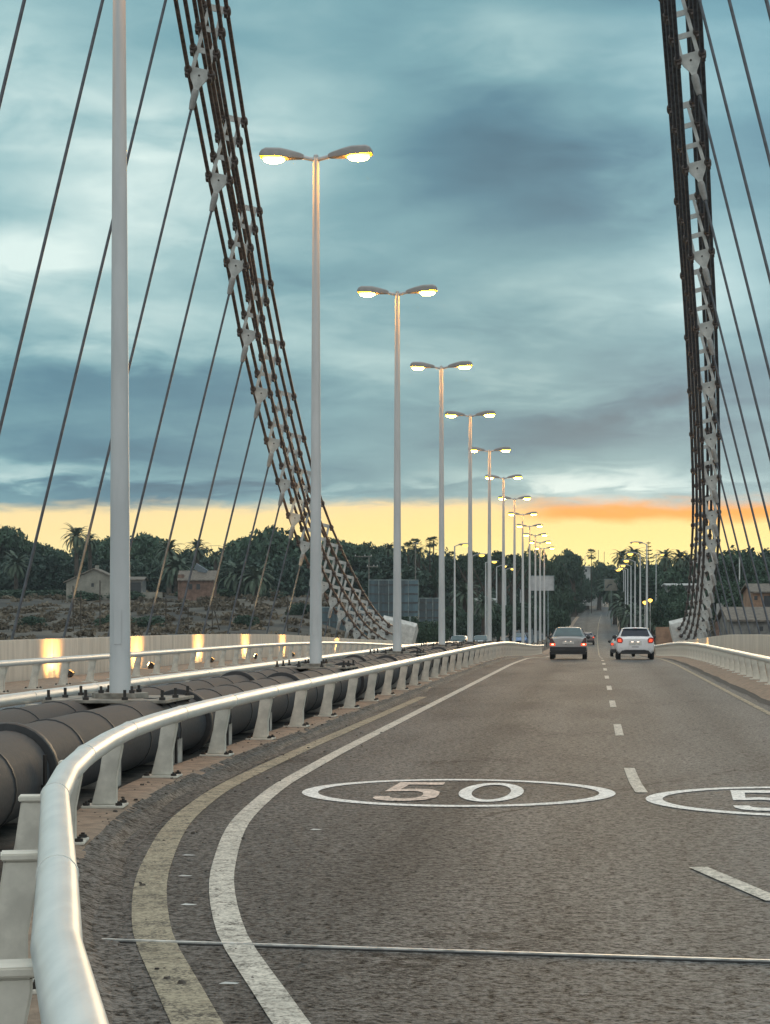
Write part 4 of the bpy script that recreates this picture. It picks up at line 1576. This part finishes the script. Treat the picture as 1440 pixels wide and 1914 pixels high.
# right hillside
for px, py, D, r, kd, lab in ((1185, 1052, 330, 4.2, 'round', 'dark leafy tree behind the right verge lamp poles'), (1215, 1052, 330, 4.4, 'round', 'dark leafy tree at the foot of the tall layered conifer'),
                              (1240, 1050, 325, 4.2, 'umbrella', 'dark pine below the right feathery palm'), (1268, 1056, 300, 4.0, 'round', 'green leafy tree left of the right cable bundle'),
                              (1295, 1052, 300, 4.2, 'round', 'dark leafy tree behind the right cable bundle'), (1320, 1058, 300, 4.0, 'round', 'dark leafy tree seen through the right clamp plates'),
                              (1352, 1038, 240, 3.6, 'round', 'dark leafy tree at the left of the big right pine'), (1373, 1026, 240, 3.6, 'umbrella', 'big dark rounded pine right of the right cable'),
                              (1396, 1040, 245, 3.4, 'umbrella', 'dark pine right of the slim white pole'), (1420, 1048, 245, 3.4, 'umbrella', 'dark pine near the right picture edge'),
                              (1446, 1044, 245, 3.0, 'round', 'dark leafy tree cut by the right picture edge'),
                              (1350, 1085, 205, 3.2, 'round', 'dark shrubby tree low behind the right clamp plates'), (1385, 1085, 200, 3.2, 'round', 'dark shrubby tree behind the foot of the slim white pole'),
                              (1425, 1078, 200, 3.0, 'round', 'dark shrubby tree left above the orange building'), (1255, 1090, 250, 3.0, 'round', 'dark shrub left of the right anchor block'),
                              (1240, 1125, 215, 2.0, 'round', 'low green shrub just left of the right anchor block top'), (1285, 1110, 230, 3.0, 'round', 'dark shrub behind the right anchor block')):
    T(px, py, D, r, kd, lab)
for px, py, D, lab in ((815, 1036, 310, 'small dark cypress beside the two slim fan palms'), (860, 1050, 295, 'dark cypress left of the fifth lamp pole')):
    T(px, py, D, 1.1, 'cypress', lab, ch=5)

for px, py, D, r, lab in ((795, 1172, 185, 1.8, 'low dark bush right of the left white anchor block'), (818, 1178, 178, 1.6, 'lowest dark bush right of the left white anchor block, by the fourth lamp pole'),
                          (806, 1160, 215, 2.4, 'dark bush under the smaller blue hoarding'), (845, 1130, 230, 2.6, 'dark roadside tree behind the white oncoming car, left of the lamp pole there'),
                          (872, 1140, 225, 2.4, 'dark roadside tree above the grey oncoming car'), (900, 1120, 262, 3.2, 'dark roadside tree above the small pale building'),
                          (932, 1125, 240, 3.0, 'dark roadside tree between the sixth and seventh lamp poles, low'), (955, 1130, 245, 2.8, 'dark roadside tree left of the blue oncoming car'),
                          (975, 1122, 265, 2.8, 'dark roadside tree under the left edge of the pale hoarding'), (1000, 1130, 285, 2.6, 'dark roadside tree under the middle of the pale hoarding'),
                          (1022, 1125, 275, 2.6, 'dark roadside tree under the right edge of the pale hoarding'), (760, 1160, 215, 2.2, 'dark bush under the large blue hoarding'),
                          (1060, 1060, 450, 4.5, 'shadowy lower tree right under the highest hill tree'), (1040, 1062, 430, 4.2, 'shadowy lower tree left under the highest hill tree'),
                          (1082, 1064, 440, 3.4, 'shadowy lower tree beside the white hill house'), (1010, 1060, 380, 4.0, 'shadowy tree above the pale hoarding, lower one'),
                          (1098, 1066, 600, 4.6, 'dark tree below the small fan palm on the hill'), (1078, 1074, 520, 3.6, 'dark tree right under the white hill house'),
                          (1114, 1078, 650, 5.0, 'dark tree left above the small picture hoarding'), (1172, 1072, 400, 4.0, 'dark tree among the right verge lamp poles'),
                          (1090, 1100, 500, 2.6, 'dark bush on the left bank near the top of the climbing road'), (1190, 1082, 330, 3.4, 'dark tree behind the right verge lamp poles, lower one'),
                          (1158, 1068, 480, 4.0, 'dark tree behind the big spreading palm')):
    T(px, py, D, r, 'round', lab, ch=11 if D >= 500 else None)

# palms
palm(143, 1003, 300, 2.9, 'tall feathery palm standing out against the sky, left of the nearest lamp pole')
palm(168, 1010, 310, 2.0, 'smaller feathery palm right behind the tall one at far left')
palm(316, 1030, 290, 2.9, 'bushy feathery palm against the sky, left of the brick house')
palm(369, 1026, 290, 2.4, 'feathery palm rising behind the brick house')
palm(403, 1040, 300, 1.6, 'small palm top under the far pylon')
palm(330, 1062, 275, 3.2, 'broad low palm behind the pale field wall, left of the brick house')
palm(445, 1075, 270, 3.4, 'broad low palm right of the brick house')
palm(480, 1080, 268, 3.2, 'broad low palm under the biggest domed pine')
palm(30, 1055, 300, 3.0, 'grey green palm low at the left picture edge')
palm(728, 1026, 320, 1.8, 'spiky palm top left of the third lamp pole')
palm(764, 1026, 310, 1.4, 'small fan palm nearest the third lamp pole, against the sky', True)
palm(776, 1020, 310, 1.5, 'fan palm at the middle of the sky gap, by the utility pole', True)
palm(782, 1034, 305, 1.9, 'ragged feathery palm right of the utility pole')
palm(804, 1014, 310, 1.05, 'left one of the two slim tall fan palms', True, tw=2.6)
palm(811, 1012, 311, 1.05, 'right one of the two slim tall fan palms', True, tw=2.6)
palm(844, 1040, 320, 1.1, 'tiny fan palm top left of the first single arm lamp', True)
palm(1106, 1036, 430, 1.5, 'small fan palm on the hill right of the white hill house', True, tw=2.0)
palm(1163, 1042, 360, 2.6, 'feathery palm top left of the right verge lamps')
palm(1186, 1040, 330, 2.7, 'feathery palm against the sky behind the right verge lamps')
palm(1244, 1043, 310, 2.4, 'feathery palm against the sky right of the layered conifer')
palm(1271, 1043, 300, 2.2, 'flat topped palm beside the right cable bundle')
palm(1285, 1048, 300, 1.8, 'small palm partly behind the right cable strands')
palm(1150, 1098, 340, 3.9, 'big spreading palm overhanging the right side of the climbing road')
palm(1163, 1130, 300, 3.0, 'dark bushy palm on the right verge, below the big spreading palm')
palm(1178, 1150, 262, 2.6, 'low bushy palm right behind the white hatchback, left one')
palm(1222, 1150, 235, 2.4, 'low bushy palm on the right verge beside the amber lamps')
palm(1238, 1165, 225, 1.8, 'smallest bushy palm left of the right anchor block')
palm(870, 1110, 240, 2.6, 'dark palm between the fourth and fifth lamp poles')
palm(905, 1130, 235, 2.2, 'dark palm low behind the sixth lamp pole')

# tall layered conifer
p = W(1213, 1012, 320)
gz = ground_z(p.x, p.y)
t = thing('norfolk_pine', 'tall layered conifer with open tiers of branches against the sky', 'tree', (p.x, p.y, gz))
h = p.z - gz
MB().tube([(0, 0, 0), (0, 0, h)], [.2, .03], 8).build('trunk', m_bark, t, 40)
mb = MB()
rs = random.Random(5)
for i in range(15):
    z = h - .25 - i * .62
    L = .35 + .155 * i
    for k in range(6):
        a_ = k * pi / 3 + i * .5
        d_ = Vector((cos(a_), sin(a_), 0))
        pts = [Vector((0, 0, z)) + d_ * (L * f) + Vector((0, 0, -.10 * L * sin(pi * f) + .18 * L * f * f)) for f in (0, .25, .5, .75, 1)]
        mb.tube(pts, [.05, .085, .09, .08, .03], 5)
mb.build('crown', m_broad, t)

# understory wood filling between the trunks
rs = np.random.RandomState(9)
pos = []
rr = random.Random(21)
for i in range(640):
    px = rr.uniform(-60, 1500)
    if rr.random() < .55:
        D = rr.uniform(300, 380)
    else:
        D = rr.uniform(345, 520)
    if 1020 < px < 1190 and rr.random() < .6:
        D = rr.uniform(430, 620)
    p = W(px, 1162, D)
    if (-16 if D < 330 else -8.5) < p.x - off(p.y) < (9 if D < 330 else 9.5):
        continue
    gz = ground_z(p.x, p.y)
    hh = rr.uniform(4.5, 8.0) + (D - 300) * .012
    c = crown_points(rs, 9, 60, .7, .9, 'round') * np.array([rr.uniform(2.5, 4.2)] * 2 + [hh]) + np.array([p.x, p.y, gz - .6])
    pos.append(c)
o = place(quads_mesh('wood', np.concatenate(pos), .30, m_wood, rs), 'wood')
tag(o, 'dark mass of undergrowth and far trees filling the slopes under the tree line', 'wood', kind='stuff')

# dry scrub on the open field
pos = []
for i in range(900):
    px = rr.uniform(-40, 720) if rr.random() < .72 else rr.uniform(1230, 1480)
    D = 135 + 185 * rr.random()
    p = W(px, 1162, D)
    if -18 < p.x < 9:
        continue
    gz = ground_z(p.x, p.y)
    s_ = rr.uniform(.4, 1.3) * (1.5 if rr.random() < .12 else 1)
    c = crown_points(rs, 3, 26, .7, .9, 'round') * np.array([s_ * 1.5, s_ * 1.2, s_ * .75]) + np.array([p.x, p.y, gz - .2])
    pos.append(c)
o = place(quads_mesh('dry_scrub', np.concatenate(pos), .13, m_scrub, rs), 'dry_scrub')
tag(o, 'dry straw coloured scrub and grass on the open field', 'scrub', kind='stuff')
for px, py, D, r, lab in ((280, 1160, 190, 2.2, 'dark round bush in the dry field right of the nearest lamp pole'), (60, 1160, 190, 1.8, 'dark bush in the dry field near the left picture edge'),
                          (215, 1150, 190, 2.2, 'dark bush in the dry field behind the nearest lamp pole'), (560, 1150, 205, 2.0, 'dark bush in the dry field left of the second lamp pole'),
                          (460, 1165, 185, 1.5, 'small dark bush in the middle of the dry field'), (30, 1105, 280, 4.0, 'long dark hedge bush at the left edge of the field top'),
                          (95, 1108, 275, 4.0, 'dark hedge bush left of the gabled house'), (160, 1108, 262, 3.6, 'dark hedge bush in front of the gabled house'),
                          (235, 1112, 262, 3.4, 'dark hedge bush right of the nearest lamp pole, before the shed'), (415, 1118, 270, 3.2, 'dark hedge bush right of the brick house'),
                          (355, 1122, 268, 2.6, 'dark hedge bush in front of the brick house'), (500, 1118, 285, 3.6, 'dark hedge bush above the right part of the field wall')):
    p = W(px, py, D)
    gz = ground_z(p.x, p.y)
    t = thing('bush', lab, 'bush', (p.x, p.y, gz - .2), rr.random() * 6, 'bushes around the dry field')
    hh = max(1.5, min(3.4, p.z - gz + .6))
    place(random.choice(CROWNS['round']), 'foliage', t, (0, 0, -.12 * hh), None, (r, r, hh * 1.05))
    MB().tube([(0, 0, 0), (.05, 0, .6 * hh)], [.08, .03], 6).build('stem', m_bark, t, 40)

# ------------------------------------------------------------------ houses, walls, hoardings, poles
m_wall1 = mat('cream_render', (.25, .235, .195), .9, var=.12, scale=1.0, bump=.1)
m_wall2 = mat('brick_render', (.17, .105, .078), .9, var=.2, scale=2, bump=.2)
m_wall3 = mat('orange_render', (.29, .18, .118), .9, var=.15, scale=1.2)
m_white = mat('white_render', (.42, .42, .40), .85, var=.1, scale=1)
m_tile = mat('clay_roof', (.17, .145, .118), .9, var=.25, scale=2.5, stretch=(1, 6, 1), bump=.3)
m_grey = mat('grey_block', (.19, .185, .17), .9, var=.2, scale=1.4, bump=.2)
m_dark = mat('dark_opening', (.02, .022, .024), .4)
m_sol = mat('solar_panel', (.25, .30, .34), .2, .2, var=.1)


def gable_house(px, ybase, D, w, d, h, rh, wallm, roofm, label, wins, ridge='y', name='house', rz=0.0, chimney=False, door=None):
    """front gable faces the viewer; wins: (x, z, w, h) on the front wall"""
    p = W(px, ybase, D)
    t = thing(name, label, 'house', (p.x, p.y, p.z), YAW + rz)
    if ridge == 'y':
        MB().prism([(-w / 2, -1.3), (w / 2, -1.3), (w / 2, h), (0, h + rh), (-w / 2, h)], 0, d).build('wall', wallm, t, None)
        o_ = .35
        rf = MB()
        for s in (-1, 1):
            n_ = Vector((s * rh, 0, w / 2)).normalized()
            e0 = Vector((s * (w / 2 + o_), 0, h - o_ * rh / (w / 2))) + n_ * .03
            e1 = Vector((0, 0, h + rh)) + n_ * .03
            vs = []
            for yy in (-o_, d + o_):
                for q in (e0, e1, e1 + Vector((0, 0, .14)), e0 + Vector((0, 0, .14))):
                    vs.append((q.x, yy, q.z))
            rf.add(vs, [(0, 1, 2, 3), (4, 5, 6, 7), (0, 1, 5, 4), (2, 3, 7, 6), (0, 3, 7, 4), (1, 2, 6, 5)])
        roof_o = rf.build('roof', roofm, t, None)
    else:
        MB().prism([(0, -1.3), (d, -1.3), (d, h), (d / 2, h + rh), (0, h)], -w / 2, w / 2, 'x').build('wall', wallm, t, None)
        rf = MB()
        for s in (0, 1):
            y0 = -.35 if s == 0 else d + .35
            zl = h - .35 * rh / (d / 2)
            vs = []
            for xx in (-w / 2 - .3, w / 2 + .3):
                for (yy, zz) in ((y0, zl + .03), (d / 2, h + rh + .03), (d / 2, h + rh + .17), (y0, zl + .17)):
                    vs.append((xx, yy, zz))
            rf.add(vs, [(0, 1, 2, 3), (4, 5, 6, 7), (0, 1, 5, 4), (2, 3, 7, 6), (0, 3, 7, 4), (1, 2, 6, 5)])
        roof_o = rf.build('roof', roofm, t, None)
    if chimney:
        MB().box(-.25, .25, d * .4, d * .4 + .5, h + rh - .1, h + rh + .6).build('chimney', wallm, roof_o, None)
    for (x, z, ww, wh) in wins:
        f_ = MB().box(x - ww / 2 - .06, x + ww / 2 + .06, -.05, .02, z - wh / 2 - .06, z + wh / 2 + .06).build('window', wallm, t, None)
        MB().box(x - ww / 2, x + ww / 2, -.06, -.0505, z - wh / 2, z + wh / 2).build('pane', m_dark, f_, None)
    if door:
        x, ww, wh = door
        MB().box(x - ww / 2, x + ww / 2, -.05, .02, 0, wh).build('door', m_dark, t, None)
    return t


gable_house(176, 1110, 262, 7.6, 6, 1.6, 1.75, m_wall1, m_tile, 'low cream house with a wide pale gable, beside the nearest lamp pole', [(-.2, 1.2, .35, .5)], chimney=True)
gable_house(243, 1112, 262, 3.4, 4, 2.0, .35, m_grey, m_tile, 'small open shed with a flat tan roof right of the nearest lamp pole', [], name='shed', door=(0.2, 2.6, 1.7), ridge='x')
t = gable_house(368, 1110, 258, 4.6, 4, 1.9, 1.1, m_wall2, m_tile, 'small red brick house with a grey roof and two dark windows', [(-.85, .95, .5, .75), (.2, .95, .5, .75)], ridge='x')
MB().box(-2.55, -1.75, .1, 1.0, -2, 2.6).build('chimney', m_wall2, t, None)
sp_ = MB().box(-.9, .9, -.04, .04, -.5, .5).build('solar_panel', m_sol, t, None, loc=(.4, 1.4, 3.3))
sp_.rotation_euler = (R(35), R(32), 0)
gable_house(1461, 1160, 178, 5.2, 5, 2.6, .7, m_wall3, m_tile, 'orange rendered building with a tan roof at the right picture edge', [(-2.35, 2.1, .3, .4)], ridge='x', door=(-1.2, .8, 2.3))
gable_house(1421, 1192, 150, 4.6, 5, 1.35, .9, m_grey, m_tile, 'low grey shed with a tan lean-to roof below the orange building', [(.1, .7, .3, .35)], name='shed', ridge='x')
gable_house(1408, 1086, 262, 7.5, 6, 1.9, .1, m_white, m_white, 'long low white building among the trees at right', [(-1.4, .8, .4, 1.2), (1.0, .8, .4, 1.2)], ridge='x')
gable_house(1091, 1078, 440, 3.2, 4, 2.2, .1, m_white, m_white, 'white flat roofed house high on the hill left of the far road', [(.6, 1.4, .5, .6)], ridge='x')
gable_house(1120, 1102, 500, 4.5, 4, 2.4, .4, m_white, m_white, 'pale house partly hidden by branches, above the top of the far road', [(-.8, 1.2, .6, .8), (.9, 1.2, .6, .8)], ridge='x')
gable_house(1108, 1122, 470, 5.0, 4, 1.6, .5, m_white, m_grey, 'pale low house left of the small picture hoarding', [(-1.0, .8, .6, .7)], ridge='x')
gable_house(900, 1148, 250, 3.4, 3, 1.7, .2, m_grey, m_white, 'small pale building low between the fifth and sixth lamp poles', [], name='shed', ridge='x')
gable_house(1288, 1115, 255, 5.5, 4, 1.4, .2, m_grey, m_white, 'pale roofed pavilion left of the right cable', [(-.9, .3, .4, .9), (.8, .3, .4, .9)], ridge='x', name='pavilion')


def field_wall(px0, px1, ytop, D, h, label, m=m_grey):
    a_, b_ = W(px0, ytop, D), W(px1, ytop, D)
    c = (a_ + b_) / 2
    L = (b_ - a_).length
    o_ = MB().box(-L / 2, L / 2, -.1, .1, -h - 1, 0).build('garden_wall', m, None, 30, .03, loc=c)
    o_.rotation_euler = (0, 0, YAW)
    tag(o_, label, 'wall', 'walls at the top of the field')


field_wall(266, 304, 1107, 262, 1.4, 'pale garden wall segment, tallest, just right of the open shed', m_wall1)
field_wall(306, 345, 1118, 263, .9, 'low pale garden wall left of the brick house')
field_wall(418, 474, 1120, 260, 1.0, 'long pale garden wall right of the brick house', m_wall1)
field_wall(476, 530, 1124, 264, 1.0, 'plain grey garden wall in the middle of the field top')
field_wall(532, 602, 1117, 255, 2.2, 'tall grey garden wall with dark scribbles left of the second lamp pole')
field_wall(1340, 1408, 1128, 200, .5, 'long low white wall behind the slim white pole', m_white)
field_wall(1338, 1366, 1152, 178, 2.0, 'short brick red garden wall left of the tan lean-to roof', m_wall2)
field_wall(1226, 1262, 1172, 190, 1.4, 'low pinkish wall left of the right anchor block', m_wall3)

# fence posts of the field
for i, (px, top, bot) in enumerate(((137, 1095, 1170), (187, 1085, 1178), (310, 1118, 1186), (352, 1134, 1190), (397, 1128, 1190), (411, 1140, 1190), (538, 1117, 1185), (151, 1110, 1165))):
    D = 175
    p = W(px, top, D)
    gz = ground_z(p.x, p.y)
    m_ = MB().tube([(0, 0, -.3), (.02 * (i % 3 - 1), 0, p.z - gz)], .055, 8)
    m_.tube([(.0, 0, p.z - gz - .25), (.12, 0, p.z - gz - .18)], .02, 6)
    o_ = m_.build('fence_post', m_bark, None, 40, loc=(p.x, p.y, gz))
    if i == 5:
        o_.rotation_euler = (0, R(-16), 0)
    tag(o_, ['dark thin post under the gabled house, left one', 'dark thin post in front of the gabled house door side', 'dark post in the field below the pale garden wall segment',
             'dark post in the field, below and left of the brick house', 'dark upright post in the field right of the brick house', 'dark leaning post in the field right of the brick house',
             'dark post in the field left of the second lamp pole', 'faint thin post under the gabled house, right one'][i], 'post', 'posts standing in the dry field')

# hoardings
m_blue = mat('blue_sheet', (.055, .105, .125), .35, var=.35, scale=.6, stretch=(1, 1, .15), detail=5)
m_frame = mat('hoarding_frame', (.17, .22, .22), .6, var=.2)
m_hframe = mat('dark_hoarding_frame', (.05, .06, .065), .6, var=.2)


def hoarding(px0, px1, y0, y1, D, panel, label, rows=4, cols=5, legs=3, picture=False, framem=None):
    a_, b_ = W(px0, y0, D), W(px1, y1, D)
    wid = sqrt((b_.x - a_.x) ** 2 + (b_.y - a_.y) ** 2)
    hgt = a_.z - b_.z
    c = W((px0 + px1) / 2, y1, D)
    gz = min(ground_z(c.x, c.y), c.z - .3)
    t = thing('hoarding', label, 'hoarding', (c.x, c.y, c.z), YAW, 'hoardings beside the far road')
    pn = MB().box(-wid / 2, wid / 2, -.04, .04, 0, hgt).build('panel', panel, t, None)
    fm = framem or m_frame
    MB().box(-wid / 2 - .05, wid / 2 + .05, -.06, .06, hgt, hgt + .10).build('top_rail', fm, t, None)
    for k in range(rows):
        z = hgt * (k + .5) / rows
        MB().box(-wid / 2, wid / 2, -.10, -.041, z - .09, z + .09).build('batten', m_hframe, t, None)
    for k in range(cols + 1):
        x = -wid / 2 + wid * k / cols
        MB().box(x - .04, x + .04, -.15, -.101, 0, hgt).build('upright', fm, t, None)
    for k in range(legs):
        x = -wid / 2 + wid * (k + .5) / legs
        MB().box(x - .07, x + .07, -.05, .05, gz - c.z - .3, -.001).build('leg', fm, t, None)
    if picture:
        q = MB().prism([(-wid * .38, hgt * .25), (-wid * .2, hgt * .55), (0, hgt * .62), (wid * .1, hgt * .5), (-wid * .1, hgt * .48), (-wid * .28, hgt * .22)], -.052, -.042).build('picture', m_hframe, t, None)
    return t


hoarding(690, 782, 1085, 1152, 205, m_blue, 'large blue hoarding with dark battens behind the third lamp pole', 4, 5, 3)
hoarding(784, 822, 1119, 1162, 206, m_blue, 'smaller blue hoarding just right of the large one', 3, 3, 2)
hoarding(602, 688, 1136, 1190, 195, m_blue, 'low blue hoarding seen through the left cable clamps', 3, 6, 3)
m_pale = mat('pale_sheet', (.42, .41, .40), .7, var=.1, scale=1)
t = hoarding(992, 1036, 1077, 1104, 240, m_pale, 'pale blank hoarding on posts behind the crowded lamp poles', 0, 1, 2)
t = hoarding(1130, 1156, 1083, 1104, 330, m_wall1, 'small cream hoarding with a dark curved picture over the far road', 0, 1, 1, True)

# utility poles, masts and pylon
m_pw = mat('weathered_wood', (.16, .15, .13), .85, var=.2)


def utility(px, top, D, label, arms=(), r=.11, material=None, name='utility_pole'):
    p = W(px, top, D)
    gz = ground_z(p.x, p.y)
    t = thing(name, label, 'pole', (p.x, p.y, gz), YAW, 'utility poles and masts in the distance')
    h = p.z - gz
    MB().tube([(0, 0, -.2), (0, 0, h)], [r, r * .7], 8).build('pole', material or m_pw, t, 40)
    for (dz, x0, x1) in arms:
        a_ = MB().box(x0, x1, -.17, -.08, h - dz - .06, h - dz + .06).build('crossarm', material or m_pw, t, None)
        for xx in (x0 + .1, (x0 + x1) / 2 + .2, x1 - .1):
            MB().lathe([(.05, 0), (.06, .08), (.03, .18)], (xx, -.125, h - dz + .06), 8).build('insulator', m_plate, a_, 40)
    return t


utility(832 - 142, 1038, 255, 'weathered utility pole with a wide crossarm left of the third lamp pole', ((.15, -1.9, .4), (1.5, -.3, 1.2)))
utility(777, 1014, 270, 'slim utility pole among the fan palms, right of the third lamp pole', ((.2, -.4, .4),))
utility(1119, 1028, 560, 'left one of the two thin masts on the far hill', r=.1)
utility(1130, 1031, 560, 'right one of the two thin masts on the far hill', r=.1)
utility(1154, 1035, 540, 'thin mast left of the right verge palms', r=.08)
utility(988, 1021, 520, 'thin mast behind the crowded lamp heads', r=.08)
utility(1270, 1030, 320, 'thin mast beside the flat topped palm', r=.06)
# transmission pylon top
p = W(402, 1020, 700)
gz = ground_z(p.x, p.y)
t = thing('transmission_pylon', 'faint distant lattice pylon with a flat forked top above the trees', 'pylon', (p.x, p.y, gz), YAW)
h = p.z - gz
mb = MB()
for s in (-1, 1):
    mb.tube([(s * 2.2, 0, 0), (s * .5, 0, h - 4), (s * 1.5, 0, h)], .07, 5)
for i in range(8):
    z0, z1 = (h - 4) * i / 8, (h - 4) * (i + 1) / 8
    w0, w1 = 2.2 - 1.7 * i / 8, 2.2 - 1.7 * (i + 1) / 8
    mb.tube([(-w0, 0, z0), (w1, 0, z1)], .04, 4).tube([(w0, 0, z0), (-w1, 0, z1)], .04, 4)
mb.tube([(-3.6, 0, h - .4), (-1.5, 0, h), (1.5, 0, h), (3.6, 0, h - .4)], .07, 5)
mb.build('lattice', m_pw, t)
# power lines at the sky gaps
for (p0, p1, lab) in (((778, 1014, 270), (1000, 1055, 270), 'thin power line sagging right from the slim utility pole'), ((1300, 1066, 400), (1520, 1010, 330), 'lower thin power line at the right edge over the pines'),
                      ((1300, 1052, 400), (1520, 998, 330), 'upper thin power line at the right edge over the pines')):
    a_, b_ = W(*p0), W(*p1)
    pts = [a_.lerp(b_, i / 12) - Vector((0, 0, .9 * sin(pi * i / 12))) for i in range(13)]
    o_ = MB().tube(pts, .018, 5).build('power_line', m_hframe)
    tag(o_, lab, 'cable', 'power lines')

# ------------------------------------------------------------------ air
m_air = bpy.data.materials.new('air')
m_air.use_nodes = True
t = m_air.node_tree
t.nodes.clear()
pv = N(t, 'ShaderNodeVolumePrincipled')
pv.inputs['Color'].default_value = (.78, .90, .95, 1)
pv.inputs['Density'].default_value = .00016
o_ = N(t, 'ShaderNodeOutputMaterial')
t.links.new(pv.outputs[0], o_.inputs['Volume'])
hz = MB().box(-1300, 1300, -140, 760, -12, 60).build('haze', m_air)
hz['label'] = 'thin evening haze over the valley'
hz['category'] = 'haze'
hz['kind'] = 'stuff'
